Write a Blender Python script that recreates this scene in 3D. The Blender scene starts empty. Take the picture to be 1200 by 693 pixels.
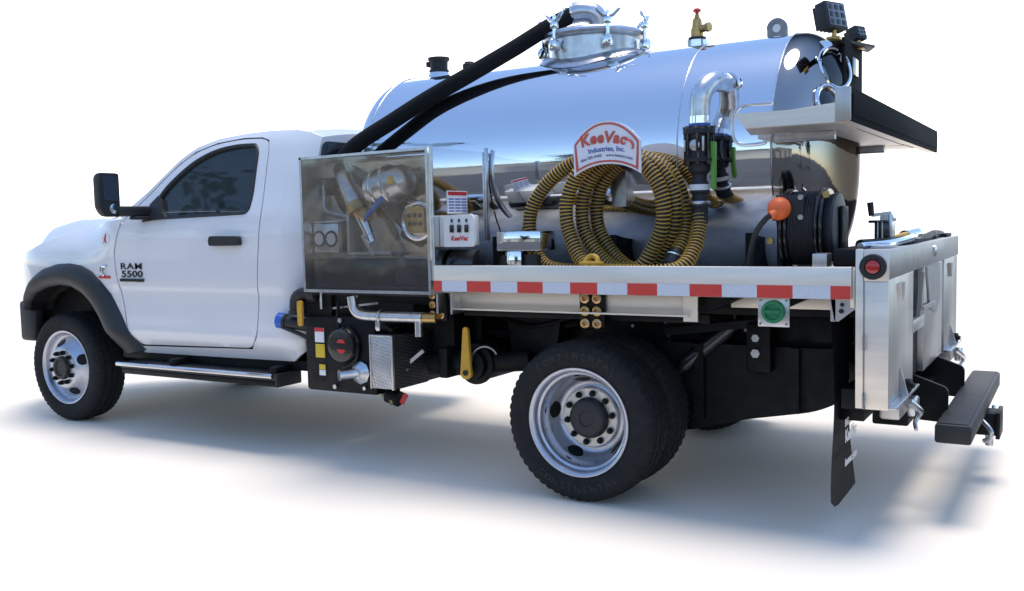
import bpy, bmesh, math, random
from mathutils import Vector, Matrix
from mathutils.geometry import delaunay_2d_cdt
random.seed(7)
PI = math.pi
SC = bpy.context.scene
COL = SC.collection

# ------------------------------------------------------------------ camera
cam = bpy.data.objects.new('camera', bpy.data.cameras.new('camera'))
COL.objects.link(cam)
_yaw, _pit, _rol = 0.5364, -0.0765, -0.0235
_F = Vector((-math.sin(_yaw)*math.cos(_pit), math.cos(_yaw)*math.cos(_pit), math.sin(_pit)))
_R = Vector((math.cos(_yaw), math.sin(_yaw), 0))
_U = _R.cross(_F)
_R2 = _R*math.cos(_rol) + _U*math.sin(_rol)
_U2 = -_R*math.sin(_rol) + _U*math.cos(_rol)
cam.matrix_world = Matrix(((_R2.x, _U2.x, -_F.x, 6.4002), (_R2.y, _U2.y, -_F.y, -5.2886), (_R2.z, _U2.z, -_F.z, 1.3849), (0, 0, 0, 1)))
cam.data.sensor_width = 36.0
cam.data.lens = 36.0*1129.29/1200.0
cam.data.clip_start = 0.05
cam.data.clip_end = 2000
SC.camera = cam

# ------------------------------------------------------------------ world: clear blue sky that whitens to haze on the far side of the truck
SUN_EL, SUN_AZ = math.radians(82), math.radians(72)      # azimuth measured from +X towards +Y
world = bpy.data.worlds.new('World')
SC.world = world
world.use_nodes = True
nt = world.node_tree
nt.nodes.clear()
def wn(t, **kw):
    n = nt.nodes.new(t)
    for k, v in kw.items(): setattr(n, k, v)
    return n
sky = wn('ShaderNodeTexSky', sky_type='NISHITA')
sky.sun_disc = False
sky.sun_elevation = SUN_EL
sky.sun_rotation = math.radians(90) - SUN_AZ
sky.air_density = 1.0
sky.dust_density = 0.3
sky.ozone_density = 3.2
scl = wn('ShaderNodeVectorMath', operation='SCALE'); scl.inputs['Scale'].default_value = 0.232
nt.links.new(sky.outputs[0], scl.inputs[0])
tc = wn('ShaderNodeTexCoord')
dot = wn('ShaderNodeVectorMath', operation='DOT_PRODUCT'); dot.inputs[1].default_value = (-0.51, 0.86, -0.5)
nt.links.new(tc.outputs['Generated'], dot.inputs[0])
mr = wn('ShaderNodeMapRange', interpolation_type='SMOOTHSTEP')
mr.inputs[1].default_value, mr.inputs[2].default_value = 0.60, 0.72
nt.links.new(dot.outputs['Value'], mr.inputs[0])
mx = wn('ShaderNodeMix', data_type='RGBA')
mx.inputs[7].default_value = (1.9, 1.88, 1.84, 1)
nt.links.new(mr.outputs[0], mx.inputs[0])
nt.links.new(scl.outputs[0], mx.inputs[6])
bg = wn('ShaderNodeBackground'); bg.inputs[1].default_value = 1.0
nt.links.new(mx.outputs[2], bg.inputs[0])
nt.links.new(bg.outputs[0], wn('ShaderNodeOutputWorld').inputs[0])

sun = bpy.data.objects.new('sun', bpy.data.lights.new('sun', 'SUN'))
COL.objects.link(sun)
sun.data.energy = 2.3
sun.data.angle = math.radians(29)
sun.data.color = (1.0, 0.95, 0.88)
_sd = Vector((math.cos(SUN_EL)*math.cos(SUN_AZ), math.cos(SUN_EL)*math.sin(SUN_AZ), math.sin(SUN_EL)))
sun.rotation_euler = _sd.to_track_quat('Z', 'Y').to_euler()

SC.view_settings.view_transform = 'Standard'
SC.view_settings.look = 'None'
SC.view_settings.exposure = 0.18
SC.view_settings.gamma = 1.0
SC.view_settings.use_curve_mapping = False

# ------------------------------------------------------------------ materials
def mat(name, col, rough=0.5, metal=0.0, coat=0.0, spec=None, noise=None, bump=None, rnoise=None, trans=0.0, emit=None):
    """noise=(scale, amount, stretch) tints the colour; bump=(scale, strength, distance, stretch); rnoise=(scale, lo, hi)"""
    m = bpy.data.materials.new(name); m.use_nodes = True
    n = m.node_tree; b = n.nodes['Principled BSDF']
    b.inputs['Base Color'].default_value = (*col, 1)
    b.inputs['Roughness'].default_value = rough
    b.inputs['Metallic'].default_value = metal
    b.inputs['Coat Weight'].default_value = coat
    b.inputs['Coat Roughness'].default_value = 0.04
    if spec is not None: b.inputs['Specular IOR Level'].default_value = spec
    if trans: b.inputs['Transmission Weight'].default_value = trans
    if noise or bump or rnoise:
        t = n.nodes.new('ShaderNodeTexCoord')
    def nz(scale, stretch):
        mp = n.nodes.new('ShaderNodeMapping'); mp.inputs['Scale'].default_value = stretch
        n.links.new(t.outputs['Object'], mp.inputs[0])
        x = n.nodes.new('ShaderNodeTexNoise'); x.inputs['Scale'].default_value = scale; x.inputs['Detail'].default_value = 6
        n.links.new(mp.outputs[0], x.inputs['Vector'])
        return x
    if noise:
        x = nz(noise[0], noise[2] if len(noise) > 2 else (1, 1, 1))
        r = n.nodes.new('ShaderNodeMapRange'); r.inputs[1].default_value, r.inputs[2].default_value = .3, .7
        r.inputs[3].default_value, r.inputs[4].default_value = 1-noise[1], 1+noise[1]*.6
        n.links.new(x.outputs[0], r.inputs[0])
        v = n.nodes.new('ShaderNodeVectorMath'); v.operation = 'SCALE'; v.inputs[0].default_value = col
        n.links.new(r.outputs[0], v.inputs['Scale']); n.links.new(v.outputs[0], b.inputs['Base Color'])
    if rnoise:
        x = nz(rnoise[0], (1, 1, 1))
        r = n.nodes.new('ShaderNodeMapRange'); r.inputs[1].default_value, r.inputs[2].default_value = .3, .7
        r.inputs[3].default_value, r.inputs[4].default_value = rnoise[1], rnoise[2]
        n.links.new(x.outputs[0], r.inputs[0]); n.links.new(r.outputs[0], b.inputs['Roughness'])
    if bump:
        x = nz(bump[0], bump[3] if len(bump) > 3 else (1, 1, 1))
        bp = n.nodes.new('ShaderNodeBump'); bp.inputs['Strength'].default_value = bump[1]; bp.inputs['Distance'].default_value = bump[2]
        n.links.new(x.outputs[0], bp.inputs['Height']); n.links.new(bp.outputs[0], b.inputs['Normal'])
        if coat: n.links.new(bp.outputs[0], b.inputs['Coat Normal'])
    return m

PAINT = mat('white_paint', (.77, .755, .755), .30, coat=1.0, bump=(1.6, .04, .02))
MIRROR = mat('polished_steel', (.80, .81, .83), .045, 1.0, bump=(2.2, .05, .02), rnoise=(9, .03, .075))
HEADM = mat('polished_head', (.40, .385, .37), .055, 1.0, bump=(3.5, .10, .02))  # darkened copy of the polished steel, stands in for dark reflections
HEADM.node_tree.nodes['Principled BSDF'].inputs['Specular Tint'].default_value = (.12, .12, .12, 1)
PANELM = mat('polished_panel', (.50, .46, .42), .13, 1.0, bump=(3.0, .12, .02), rnoise=(6, .06, .16))
ALU = mat('brushed_aluminium', (.88, .80, .70), .52, 1.0, noise=(5, .10, (.4, 4, 4)), bump=(60, .05, .002, (.05, 1, 1)))
ALUD = mat('shaded_aluminium', (.46, .45, .45), .46, 1.0, noise=(5, .12, (.4, 4, 4)), bump=(60, .05, .002, (.05, 1, 1)))  # darkened copy of the aluminium, holds the shade on the tail's rear faces
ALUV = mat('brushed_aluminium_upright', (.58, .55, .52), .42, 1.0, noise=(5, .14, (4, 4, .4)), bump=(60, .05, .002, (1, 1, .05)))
STEEL = mat('zinc_steel', (.62, .63, .65), .30, 1.0, noise=(20, .2))
CHROME = mat('chrome', (.85, .85, .86), .08, 1.0)
RIMM = mat('wheel_steel', (.50, .52, .58), .40, .85, noise=(14, .10), rnoise=(20, .25, .42))
RIMG = mat('wheel_hub_steel', (.62, .60, .56), .42, .7, noise=(30, .2))
TYRE = mat('tyre_rubber', (.013, .013, .014), .8, spec=.3, noise=(30, .35), bump=(120, .12, .004))
TYREL = mat('tyre_letter_rubber', (.0175, .0175, .018), .7)
BLACKP = mat('black_plastic', (.018, .018, .020), .55, noise=(40, .2), bump=(200, .08, .002))
FLARE = mat('flare_plastic', (.017, .018, .021), .5, bump=(260, .12, .002))
BLACK = mat('black_frame_paint', (.0055, .0055, .006), .55, spec=.22, noise=(8, .5), rnoise=(14, .35, .65))
BLACKG = mat('black_gloss_paint', (.010, .010, .011), .25, coat=.4, noise=(10, .3))
MATTE = mat('matte_black', (.014, .014, .015), .85, spec=.12)
RUBBER = mat('black_rubber', (.016, .016, .017), .62, noise=(25, .25))
FLAPM = mat('flap_rubber', (.013, .013, .014), .6, noise=(9, .4), bump=(20, .1, .01))
HOSEB = mat('hose_black', (.017, .016, .014), .55)
HOSEY = mat('hose_yellow', (.53, .31, .05), .5, noise=(7, .25))
YELLOW = mat('yellow_handle', (.62, .34, .03), .45, noise=(20, .15))
ORANGE = mat('orange_rubber', (.80, .14, .03), .5, noise=(20, .12))
GREEN = mat('green_plastic', (.02, .20, .08), .45, noise=(25, .15))
LIME = mat('lime_handle', (.13, .34, .04), .45)
BLUE = mat('blue_plastic', (.03, .12, .50), .4)
BRASS = mat('brass', (.55, .36, .14), .32, 1.0, noise=(25, .25))
GOLD = mat('zinc_gold', (.62, .40, .20), .35, 1.0, noise=(25, .25))
RED = mat('red_plastic', (.60, .03, .03), .4)
REDTAPE = mat('red_reflective_tape', (.62, .055, .04), .42, noise=(90, .12))
WHITETAPE = mat('white_reflective_tape', (.62, .64, .70), .40, noise=(90, .08))
SIGNW = mat('sign_white', (.80, .79, .84), .4, noise=(5, .04))
SIGNR = mat('sign_red', (.58, .11, .075), .45)
SIGNB = mat('sign_blue', (.08, .12, .38), .45)
SIGNG = mat('sign_grey', (.20, .20, .26), .45)
WHITEP = mat('white_plastic', (.74, .73, .70), .45, noise=(15, .06))
DECAL = mat('decal_white', (.78, .78, .80), .4)
LABELY = mat('label_yellow', (.70, .48, .03), .45)
LENSR = mat('lens_red', (.42, .02, .015), .22, coat=.6)
LENSW = mat('lens_clear', (.55, .56, .58), .12, coat=.6)
AMBER = mat('lens_amber', (.6, .25, .03), .2, coat=.6)
INTERIOR = mat('cab_interior', (.035, .035, .038), .7)
MIRG = mat('mirror_glass', (.55, .60, .62), .04, 1.0)
WINB = mat('rear_window_glass', (.012, .014, .016), .06, coat=.3)
def glass_mat():
    m = bpy.data.materials.new('tinted_glass'); m.use_nodes = True
    n = m.node_tree; b = n.nodes['Principled BSDF']
    b.inputs['Base Color'].default_value = (.02, .03, .035, 1); b.inputs['Roughness'].default_value = .03
    b.inputs['Specular IOR Level'].default_value = .42
    tr = n.nodes.new('ShaderNodeBsdfTransparent'); tr.inputs[0].default_value = (.42, .50, .52, 1)
    ms = n.nodes.new('ShaderNodeMixShader'); ms.inputs[0].default_value = .11
    n.links.new(b.outputs[0], ms.inputs[1]); n.links.new(tr.outputs[0], ms.inputs[2])
    n.links.new(ms.outputs[0], n.nodes['Material Output'].inputs[0])
    return m
GLASS = glass_mat()
def half_mirror_mat():
    m = bpy.data.materials.new('half_mirror'); m.use_nodes = True
    n = m.node_tree; b = n.nodes['Principled BSDF']
    b.inputs['Base Color'].default_value = (.66, .63, .60, 1); b.inputs['Roughness'].default_value = .09; b.inputs['Metallic'].default_value = 1.0
    t = n.nodes.new('ShaderNodeTexCoord'); x = n.nodes.new('ShaderNodeTexNoise'); x.inputs['Scale'].default_value = 3.2
    n.links.new(t.outputs['Object'], x.inputs['Vector'])
    bp = n.nodes.new('ShaderNodeBump'); bp.inputs['Strength'].default_value = .22; bp.inputs['Distance'].default_value = .03
    n.links.new(x.outputs[0], bp.inputs['Height']); n.links.new(bp.outputs[0], b.inputs['Normal'])
    tr = n.nodes.new('ShaderNodeBsdfTransparent'); tr.inputs[0].default_value = (.95, .94, .93, 1)
    ms = n.nodes.new('ShaderNodeMixShader'); ms.inputs[0].default_value = .86
    n.links.new(b.outputs[0], ms.inputs[1]); n.links.new(tr.outputs[0], ms.inputs[2])
    n.links.new(ms.outputs[0], n.nodes['Material Output'].inputs[0])
    return m
HALF_MIRROR = half_mirror_mat()
def tread_mat(col=(.50, .51, .53), metal=1.0):
    m = mat('diamond_plate', col, .36, metal, noise=(12, .2))
    n = m.node_tree; b = n.nodes['Principled BSDF']
    t = n.nodes.new('ShaderNodeTexCoord')
    s = n.nodes.new('ShaderNodeSeparateXYZ'); n.links.new(t.outputs['Object'], s.inputs[0])
    def mth(op, a, b_=None, v=None):
        x = n.nodes.new('ShaderNodeMath'); x.operation = op
        n.links.new(a, x.inputs[0])
        if b_ is not None: n.links.new(b_, x.inputs[1])
        elif v is not None: x.inputs[1].default_value = v
        return x.outputs[0]
    h = mth('ADD', s.outputs[0], s.outputs[1])
    p, q = mth('ADD', h, s.outputs[2]), mth('SUBTRACT', h, s.outputs[2])
    a = mth('SINE', mth('MULTIPLY', p, v=200)); c = mth('SINE', mth('MULTIPLY', q, v=120))
    k = mth('POWER', mth('MAXIMUM', mth('MULTIPLY', a, c), v=0.0), v=.5)
    bp = n.nodes.new('ShaderNodeBump'); bp.inputs['Strength'].default_value = 1.0; bp.inputs['Distance'].default_value = .006
    n.links.new(k, bp.inputs['Height']); n.links.new(bp.outputs[0], b.inputs['Normal'])
    return m
TREAD = tread_mat()
TREAD_SHADED = tread_mat((.020, .020, .022), .0); TREAD_SHADED.name = 'shaded_diamond_plate'  # darkened copy of the plate, shade of the side faces is in the colour
DECKM = mat('deck_plate', (.58, .57, .56), .5, .5, noise=(6, .3))
LENSD = mat('lamp_glass', (.15, .16, .17), .15, coat=.6)
DARKST = mat('dull_steel', (.26, .25, .25), .42, .8, noise=(25, .2))
FLOORM = mat('white_floor', (.96, .84, .69), .85)
ASPH = mat('asphalt', (.085, .082, .080), .85, noise=(1.2, .3), bump=(80, .2, .01))
CREAM = mat('cream_wall', (.86, .77, .62), .8, noise=(.4, .12))
ROOFM = mat('grey_roof', (.30, .31, .33), .7)
DOORM = mat('grey_shutter', (.34, .35, .36), .6)

# ------------------------------------------------------------------ mesh helpers
def link(name, me, m, parent=None, loc=None):
    o = bpy.data.objects.new(name, me); COL.objects.link(o)
    if m is not None: me.materials.append(m)
    if parent is not None: o.parent = parent
    if loc is not None: o.location = loc
    return o
class MB:
    def __init__(s): s.bm = bmesh.new()
    def box(s, x0, x1, y0, y1, z0, z1, bev=0.0, rot=None, seg=2):
        c = Vector(((x0+x1)/2, (y0+y1)/2, (z0+z1)/2))
        d = (abs(x1-x0), abs(y1-y0), abs(z1-z0))
        r = bmesh.ops.create_cube(s.bm, size=1.0)
        M = Matrix.Diagonal((*d, 1))
        if rot is not None: M = rot.to_4x4() @ M
        M = Matrix.Translation(c) @ M
        bmesh.ops.transform(s.bm, matrix=M, verts=r['verts'])
        if bev > 0:
            es = list({e for v in r['verts'] for e in v.link_edges})
            bmesh.ops.bevel(s.bm, geom=es, offset=min(bev, min(d)*.45), segments=seg, affect='EDGES', profile=.5)
        return s
    def bar(s, a, b, w, h, up=(0, 0, 1), bev=0.0):
        a, b = Vector(a), Vector(b); d = b-a; L = d.length; d.normalize()
        u = Vector(up); sx = d.cross(u).normalized(); u = sx.cross(d)
        rot = Matrix((d, sx, u)).transposed()
        c = (a+b)/2
        return s.box(c.x-L/2, c.x+L/2, c.y-w/2, c.y+w/2, c.z-h/2, c.z+h/2, bev, rot)
    def frame(s, d):
        d = Vector(d).normalized(); u = Vector((0, 0, 1)) if abs(d.z) < .9 else Vector((1, 0, 0))
        a = d.cross(u).normalized(); b = d.cross(a)
        return d, a, b
    def lathe(s, c, axis, prof, n=32, caps=True, mod=None):
        """prof = [(t along axis, radius)]"""
        c = Vector(c); d, a, b = s.frame(axis); rings = []
        for j, (t, r) in enumerate(prof):
            if r < 1e-5: rings.append([s.bm.verts.new(c+d*t)]); continue
            rings.append([s.bm.verts.new(c + d*t + (a*math.cos(2*PI*i/n)+b*math.sin(2*PI*i/n))*(r + (mod(i, j) if mod else 0))) for i in range(n)])
        for p, q in zip(rings, rings[1:]):
            if len(p) == 1 and len(q) == 1: continue
            for i in range(n):
                k = (i+1) % n
                try:
                    if len(p) == 1: s.bm.faces.new((p[0], q[k], q[i]))
                    elif len(q) == 1: s.bm.faces.new((p[i], p[k], q[0]))
                    else: s.bm.faces.new((p[i], p[k], q[k], q[i]))
                except ValueError: pass
        if caps:
            for r in (rings[0], rings[-1]):
                if len(r) > 2:
                    try: s.bm.faces.new(r)
                    except ValueError: pass
        return s
    def cyl(s, a, b, r, n=20, r2=None, bev=0.0):
        a, b = Vector(a), Vector(b); L = (b-a).length; r2 = r if r2 is None else r2
        if bev > 0: pr = [(0, r-bev), (bev*.3, r-bev*.3), (bev, r), (L-bev, r2), (L-bev*.3, r2-bev*.3), (L, r2-bev)]
        else: pr = [(0, r), (L, r2)]
        return s.lathe(a, b-a, pr, n)
    def ball(s, c, r, n=20):
        return s.lathe(Vector(c)-Vector((0, 0, r)), (0, 0, 1), [(r-r*math.cos(PI*i/12), r*math.sin(PI*i/12)) for i in range(13)], n, caps=False)
    def torus(s, c, axis, R, r, n=40, k=8, arc=None):
        d, a, b = s.frame(axis); c = Vector(c); a0, a1 = arc or (0, 2*PI)
        m = n if arc is None else n+1
        rings = []
        for i in range(m):
            t = a0+(a1-a0)*i/n; u = a*math.cos(t)+b*math.sin(t)
            rings.append([s.bm.verts.new(c+u*(R+r*math.cos(2*PI*j/k))+d*r*math.sin(2*PI*j/k)) for j in range(k)])
        for i in range(n):
            p, q = rings[i], rings[(i+1) % m]
            for j in range(k): s.bm.faces.new((p[j], q[j], q[(j+1) % k], p[(j+1) % k]))
        return s
    def tube(s, pts, r, k=10, caps=True):
        pts = [Vector(p) for p in pts]; rings = []
        t0 = (pts[1]-pts[0]).normalized(); u = t0.orthogonal().normalized()
        for i, p in enumerate(pts):
            t = (pts[min(i+1, len(pts)-1)]-pts[max(i-1, 0)]).normalized()
            u = (u-t*u.dot(t)).normalized(); w = t.cross(u)
            rr = r[i] if isinstance(r, (list, tuple)) else r
            rings.append([s.bm.verts.new(p+(u*math.cos(2*PI*j/k)+w*math.sin(2*PI*j/k))*rr) for j in range(k)])
        for p, q in zip(rings, rings[1:]):
            for j in range(k): s.bm.faces.new((p[j], p[(j+1) % k], q[(j+1) % k], q[j]))
        if caps: s.bm.faces.new(list(reversed(rings[0]))); s.bm.faces.new(rings[-1])
        return s
    def prism(s, poly, axis, t0, t1):
        """poly in the two other axes (x,z for 'y'; y,z for 'x'; x,y for 'z')"""
        def P(u, v, t): return {'y': (u, t, v), 'x': (t, u, v), 'z': (u, v, t)}[axis]
        A = [s.bm.verts.new(P(u, v, t0)) for u, v in poly]; B = [s.bm.verts.new(P(u, v, t1)) for u, v in poly]
        n = len(poly)
        s.bm.faces.new(A); s.bm.faces.new(list(reversed(B)))
        for i in range(n): s.bm.faces.new((A[i], B[i], B[(i+1) % n], A[(i+1) % n]))
        return s
    def grid(s, f, nu, nv, flip=False):
        V = [[s.bm.verts.new(f(i/nu, j/nv)) for j in range(nv+1)] for i in range(nu+1)]
        for i in range(nu):
            for j in range(nv):
                q = (V[i][j], V[i+1][j], V[i+1][j+1], V[i][j+1])
                s.bm.faces.new(q if not flip else tuple(reversed(q)))
        return s
    def mesh(s, name, ang=32, recalc=True):
        if recalc: bmesh.ops.recalc_face_normals(s.bm, faces=s.bm.faces)
        me = bpy.data.meshes.new(name); s.bm.to_mesh(me); s.bm.free()
        me.polygons.foreach_set('use_smooth', [True]*len(me.polygons))
        if ang is not None: me.set_sharp_from_angle(angle=math.radians(ang))
        return me
    def done(s, name, m, parent=None, ang=32, recalc=True, loc=None):
        return link(name, s.mesh(name, ang, recalc), m, parent, loc)

def spline(pts, n=10):
    pts = [Vector(p) for p in pts]; out = []
    P = [pts[0]*2-pts[1]] + pts + [pts[-1]*2-pts[-2]]
    for i in range(1, len(P)-2):
        a, b, c, d = P[i-1:i+3]
        for k in range(n):
            t = k/n
            out.append(.5*((2*b)+(c-a)*t+(2*a-5*b+4*c-d)*t*t+(3*b-a-3*c+d)*t**3))
    out.append(pts[-1]); return out
def resample(pts, step):
    L = [0]
    for a, b in zip(pts, pts[1:]): L.append(L[-1]+(b-a).length)
    n = max(2, int(L[-1]/step)); out = []; j = 0
    for i in range(n+1):
        s = L[-1]*i/n
        while j < len(L)-2 and L[j+1] < s: j += 1
        t = (s-L[j])/max(1e-9, L[j+1]-L[j]); out.append(pts[j].lerp(pts[j+1], min(1, t)))
    return out, L[-1]
def lerp_tab(tab, v):
    if v <= tab[0][0]: return tab[0][1]
    for (a, fa), (b, fb) in zip(tab, tab[1:]):
        if v <= b:
            t = (v-a)/(b-a); return fa+(fb-fa)*t
    return tab[-1][1]
def smooth_tab(tab, n=4, k=7):
    """densify a table and blur it so that the panel curves without facets"""
    a, b = tab[0][0], tab[-1][0]; N = 240
    v = [lerp_tab(tab, a+(b-a)*i/N) for i in range(N+1)]
    for _ in range(n):
        v = [sum(v[max(0, min(N, i+j))] for j in range(-k//2, k//2+1))/len(range(-k//2, k//2+1)) for i in range(N+1)]
    return [(a+(b-a)*i/N, v[i]) for i in range(N+1)]

def text_mesh(txt, size, extrude=0.001, shear=0.0, bold=0.0, align='CENTER', fn=None, spacing=1.0):
    """flat lettering as a mesh in the local x,y plane; fn maps (x,y,z) to world"""
    cu = bpy.data.curves.new('lettering', 'FONT'); cu.body = txt; cu.size = size; cu.extrude = extrude
    cu.shear = shear; cu.offset = bold; cu.align_x = align; cu.align_y = 'CENTER'; cu.space_character = spacing
    cu.resolution_u = 4
    ob = bpy.data.objects.new('lettering', cu); COL.objects.link(ob)
    dg = bpy.context.evaluated_depsgraph_get(); dg.update()
    me = bpy.data.meshes.new_from_object(ob.evaluated_get(dg))
    bpy.data.objects.remove(ob); bpy.data.curves.remove(cu)
    if fn is not None:
        for v in me.vertices: v.co = fn(v.co)
    me.materials.clear()
    return me
def join_meshes(name, mes, m, parent):
    bm = bmesh.new()
    for me in mes: bm.from_mesh(me); bpy.data.meshes.remove(me)
    me = bpy.data.meshes.new(name); bm.to_mesh(me); bm.free()
    o = link(name, me, m, parent)
    if len(mes) > 4: o['kind'] = 'stuff'
    return o
def on_side(x, y, z, sx=1.0):      # text on a face that looks towards -Y
    return lambda c: Vector((x+c.x*sx, y-c.z, z+c.y))

def inside(p, poly):
    x, y = p; r = False; n = len(poly)
    for i in range(n):
        (x0, y0), (x1, y1) = poly[i], poly[(i+1) % n]
        if (y0 > y) != (y1 > y) and x < (x1-x0)*(y-y0)/(y1-y0)+x0: r = not r
    return r
def densify(poly, step):
    out = []
    for i in range(len(poly)):
        a, b = Vector(poly[i]), Vector(poly[(i+1) % len(poly)]); n = max(1, int((b-a).length/step))
        for k in range(n): out.append(tuple(a.lerp(b, k/n)))
    return out
def round_poly(poly, r, n=5):
    out = []; N = len(poly)
    for i in range(N):
        p, a, b = Vector(poly[i]), Vector(poly[i-1]), Vector(poly[(i+1) % N])
        ri = r[i] if isinstance(r, (list, tuple)) else r
        da, db = (a-p), (b-p); k = min(ri, da.length*.45, db.length*.45)
        if k < 1e-4: out.append(tuple(p)); continue
        s, e = p+da.normalized()*k, p+db.normalized()*k
        for j in range(n+1):
            t = j/n; out.append(tuple((1-t)**2*s+2*t*(1-t)*p+t*t*e))
    return out
def panel(name, poly, yfun, m, parent, holes=(), th=.018, step=.045, side=-1, ang=40, lift=0.0):
    """sheet-metal panel: an outline in x,z carried onto the surface y = side*yfun(x,z), with a returned edge"""
    loops = [densify(poly, step)] + [densify(h, step) for h in holes]
    vs, es = [], []
    for lp in loops:
        s = len(vs); vs += [Vector(p) for p in lp]; es += [(s+i, s+(i+1) % len(lp)) for i in range(len(lp))]
    xs = [p[0] for p in loops[0]]; zs = [p[1] for p in loops[0]]
    x = min(xs)+step/2
    while x < max(xs):
        z = min(zs)+step/2
        while z < max(zs):
            if inside((x, z), loops[0]) and not any(inside((x, z), h) for h in loops[1:]):
                if all((Vector((x, z))-v).length > step*.45 for lp in loops for v in map(Vector, lp)): vs.append(Vector((x, z)))
            z += step
        x += step
    V, E, F, *_ = delaunay_2d_cdt(vs, es, [], 0, 1e-6)
    bm = bmesh.new()
    bv = [bm.verts.new((v.x, side*(yfun(v.x, v.y)+lift), v.y)) for v in V]
    for f in F:
        c = sum((V[i] for i in f), Vector((0, 0)))/len(f)
        if inside(c, loops[0]) and not any(inside(c, h) for h in loops[1:]):
            try: bm.faces.new([bv[i] for i in f])
            except ValueError: pass
    bmesh.ops.delete(bm, geom=[v for v in bm.verts if not v.link_faces], context='VERTS')
    bmesh.ops.recalc_face_normals(bm, faces=bm.faces)
    bm.normal_update()
    s = sum(f.normal.y*f.calc_area() for f in bm.faces)
    if s*side < 0: bmesh.ops.reverse_faces(bm, faces=bm.faces)
    # returned edge
    be = [e for e in bm.edges if e.is_boundary]
    r = bmesh.ops.extrude_edge_only(bm, edges=be)
    bmesh.ops.translate(bm, vec=(0, -side*th, 0), verts=[g for g in r['geom'] if isinstance(g, bmesh.types.BMVert)])
    me = bpy.data.meshes.new(name); bm.to_mesh(me); bm.free()
    me.polygons.foreach_set('use_smooth', [True]*len(me.polygons)); me.set_sharp_from_angle(angle=math.radians(ang))
    return link(name, me, m, parent)

# ------------------------------------------------------------------ setting
def structure(o): o['kind'] = 'structure'; return o
b = MB(); b.box(-220, 6.75, -3.3, 420, -.02, 0.0); structure(b.done('floor', FLOORM))
b = MB(); b.box(-220, 220, -120, -3.3, -.03, -.008); b.box(6.75, 220, -3.3, 420, -.03, -.008); structure(b.done('ground', ASPH))

def thing(name, label, cat, loc=(0, 0, 0), group=None):
    o = bpy.data.objects.new(name, None); COL.objects.link(o); o.location = loc
    o.empty_display_size = .2; o['label'] = label; o['category'] = cat
    if group: o['group'] = group
    return o
wh = thing('warehouse', 'long low cream warehouse with grey doors, mirrored in the polished tank', 'building', (4, -27, 0))
b = MB(); b.box(-38, 30, -6, 0, 0, 3.6); b.done('wall', CREAM, wh)
b = MB(); b.box(-38.4, 30.4, -6.4, .5, 3.6, 4.0); b.done('roof', ROOFM, wh)
for i in range(7):
    x = -33+i*9
    b = MB()
    for k in range(8): b.box(x, x+3.4, .002, .05, .36*k, .36*k+.34, .01)
    b.done('roller_door', DOORM, wh)

LEAF = mat('leaf', (.055, .085, .028), .6, noise=(3, .4))
BARK = mat('bark', (.10, .075, .055), .85, noise=(9, .3))
def tree(label, x, y, h, r, seed):
    rnd = random.Random(seed); t = thing('tree', label, 'tree', (x, y, 0), 'trees along the yard')
    b = MB(); tips = []
    b.tube(spline([(0, 0, 0), (.08, .05, h*.25), (-.05, .1, h*.5), (.1, 0, h*.8)], 5), [.19-.008*i for i in range(16)], 8)
    for k in range(9):
        a = rnd.uniform(0, 2*PI); z0 = h*rnd.uniform(.3, .65); e = Vector((math.cos(a)*r*rnd.uniform(.5, .9), math.sin(a)*r*rnd.uniform(.5, .9), z0+h*rnd.uniform(.1, .3)))
        b.tube([(0, 0, z0), (e.x*.5, e.y*.5, z0+(e.z-z0)*.6), e], [.08, .05, .02], 6); tips.append(e)
    b.done('trunk', BARK, t)
    b = MB()
    for k in range(46):
        c = rnd.choice(tips+[Vector((0, 0, h*.85))]) + Vector((rnd.gauss(0, r*.28), rnd.gauss(0, r*.28), rnd.gauss(0, h*.09)))
        for j in range(34):
            p = c+Vector((rnd.gauss(0, .34), rnd.gauss(0, .34), rnd.gauss(0, .26))); s_ = rnd.uniform(.13, .27)
            u = Vector((rnd.gauss(0, 1), rnd.gauss(0, 1), rnd.gauss(0, 1))).normalized(); w = u.orthogonal().normalized()
            q = [b.bm.verts.new(p+u*s_), b.bm.verts.new(p+w*s_*.6), b.bm.verts.new(p-u*s_), b.bm.verts.new(p-w*s_*.6)]
            b.bm.faces.new(q)
    b.done('crown', LEAF, t, ang=None, recalc=False)['kind'] = 'stuff'
tree('tallest tree at the edge of the yard, mirrored in the cab window', -11.5, -12.5, 11.5, 3.4, 1)
tree('low spreading tree beside the tallest one, mirrored in the cab window', -16.5, -13.0, 9.5, 3.2, 2)
tree('slim tree nearest the warehouse wall, mirrored low in the polished tank', -6.5, -23, 5.6, 1.9, 3)
tree('broad tree beside the yard behind the truck, mirrored in the tank head', 19, -4, 7.0, 2.8, 4)
tree('smaller tree beyond the broad one behind the truck, mirrored in the tank head', 24, 3, 6.2, 2.4, 5)

# ------------------------------------------------------------------ truck
T = thing('vacuum_truck', 'white regular cab work truck carrying a polished steel vacuum tank on a flat bed', 'truck', (0, 0, 0))

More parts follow.
